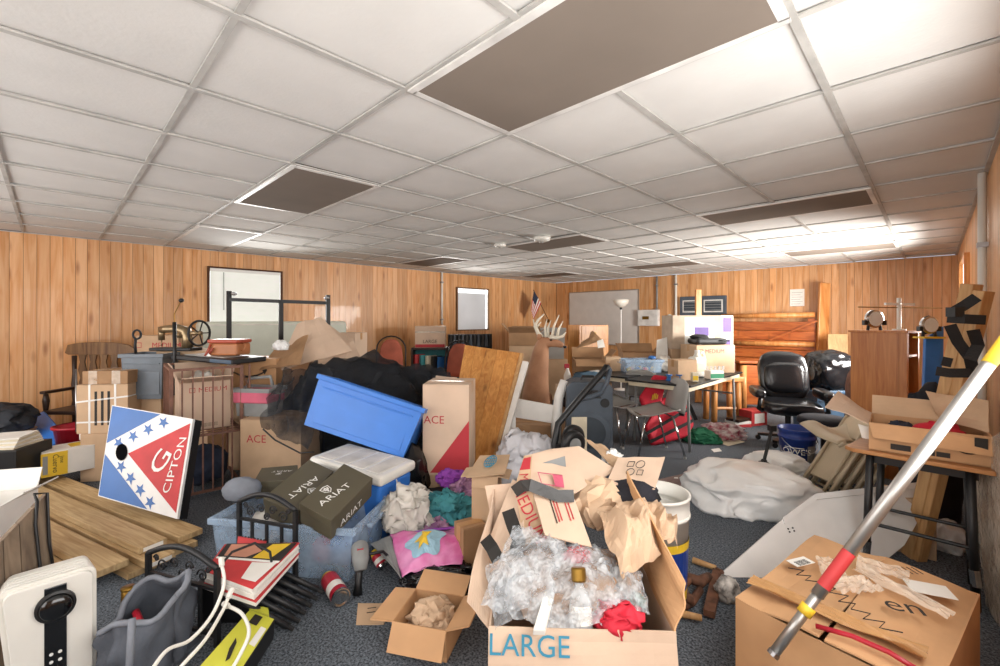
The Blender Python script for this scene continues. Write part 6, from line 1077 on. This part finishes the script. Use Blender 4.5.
# blue board behind, timbers strapped together
o = sl('blue_board', 'blue board leaning between the oak pedestal and the timbers', 'board', [(926, 338, 3.6), (944, 326, 3.6), (942, 516, 3.2), (920, 516, 3.2)], .03, 'blue_board', .004)
bt = W(929, 336.5, 3.56); sh_ = tag(build(MB().box(bt+Vector((0, 0, -.008)), (.17, .1, .014), Euler((0, 0, TH))), 'yellow_bracket', 'yellow'), 'yellow bracket plate on the edge of the blue board', 'bracket'); gauge('round chrome gauge on the yellow bracket', bt, 0, .85)
tag(build(MB().tube([bt+RT*-.03+UP*.02, bt+RT*-.05+UP*.1, bt+RT*-.03+UP*.15, bt+RT*.0+UP*.16], .012, 8), 'black_hose', 'black', smooth=True), 'black hose curling behind the bracket gauge', 'hose')
tp = [(W(937, 440, 2.55), W(972, 284, 2.42)), (W(947, 440, 2.5), W(984, 291, 2.36))]
for k, (b_, t_) in enumerate(tp):
    g = b_+(b_-t_)*((b_.z-.0)/(t_.z-b_.z)); tag(build(MB().bar(g, t_, .06 if k else .07, .06, tuple(RT)), 'timber_post', 'timber', bevel=.004), ['wider pale timber of the strapped pair', 'narrower pale timber of the strapped pair nearest the wall'][k], 'timber', 'strapped timbers')
o = wthing('ratchet_strap', 'black webbing strap wound around the pair of timbers', 'strap', [W(950, 395, 2.4)])
for pts in ([(947, 318, 2.36), (965, 319, 2.31), (986, 320, 2.28)], [(951, 313, 2.36), (965, 305, 2.33), (977, 297, 2.3)], [(950, 325, 2.36), (958, 342, 2.37), (970, 358, 2.36), (974, 375, 2.38)], [(936, 371, 2.43), (950, 373, 2.4), (972, 373, 2.36)], [(942, 361, 2.42), (952, 363, 2.4)], [(973, 330, 2.3), (978, 345, 2.32), (970, 360, 2.34)]): strip([W(*p) for p in pts], .05, 'webbing', o, 'strap')
build(MB().box(W(955, 312, 2.34), (.05, .05, .05), Euler((0, 0, TH))), 'ratchet', 'iron', o)
lumpthing('dark_sack', 'dark bag slumped between the pedestal and the timbers', 'bag', G(930, 2.95, 0), (.14, .14, .95), 'cloth_dark', 4, .3, 2, 4, .8, .7)
lumpthing('brown_sack', 'brown cloth bag hanging beside the oak pedestal', 'bag', G(858, 5.0, .0), (.1, .12, .86), 'rust_brown', 6, .3, 2, 4, .8, .7)
# clothes and papers on the floor
for (u, v, s, mt, lab, sd) in ((700, 441, (.2, .16, .14), 'cloth_green', 'green garment on the floor under the table', 4), (723, 437, (.26, .2, .16), 'stripe_cloth', 'white garment with maroon stripes on the floor under the table', 6), (713, 443, (.1, .08, .07), 'cloth_green', 'small green garment scrap beside the table leg', 8)): lumpthing('garment', lab, 'clothing', F(u, v), s, mt, sd, .5, 2.2, 5, .4)
tag(build(drape([F(714, 441, .004), F(733, 438, .004), F(745, 442, .004), F(728, 446, .004)], 6, 6, .004, 2, 3), 'paper_sheet', 'cream', solid=.002), 'cream paper sheet lying on the carpet by the garments', 'paper'); tag(build(MB().slab([F(711, 449, .004), F(719, 448, .004), F(722, 451, .004), F(714, 452, .004)], .003, (0, 0, 9)), 'paper_scrap', 'paper'), 'small white paper scrap on the carpet', 'paper')
o = carton('red and white product box on the floor before the log nightstand', .28, .2, .2, G(753, 6.0, .0), 20, mt='red_print', tape=False); build(MB().box((0, -.1012, .1), (.18, .002, .13)), 'white_print', 'paper', o)
for k in range(3): tag(build(MB().box((0, 0, .02), (.26, .18, .035)), 'book', ('red_print', 'paper', 'dark_wood')[k], loc=G(738, 5.9, .036*k), rot=(0, 0, TH+R(15*k)), bevel=.003), ['bottom red', 'middle white', 'top brown'][k]+' book stacked on the floor before the nightstand', 'book', 'books on the floor')

for k, (u, v) in enumerate(((668, 484), (676, 478), (688, 487), (700, 470), (730, 468), (712, 482))):
    p = F(u, v, .023); tag(build(MB().slab([p+Vector((.02, 0, 0)), p+Vector((.005, .03, .002)), p+Vector((-.02, .01, 0)), p+Vector((-.01, -.02, .001))], .002, (0, 0, 9)), 'paper_scrap', 'paper'), 'tiny white paper scrap on the mauve plank', 'paper', 'scraps on the mauve plank')
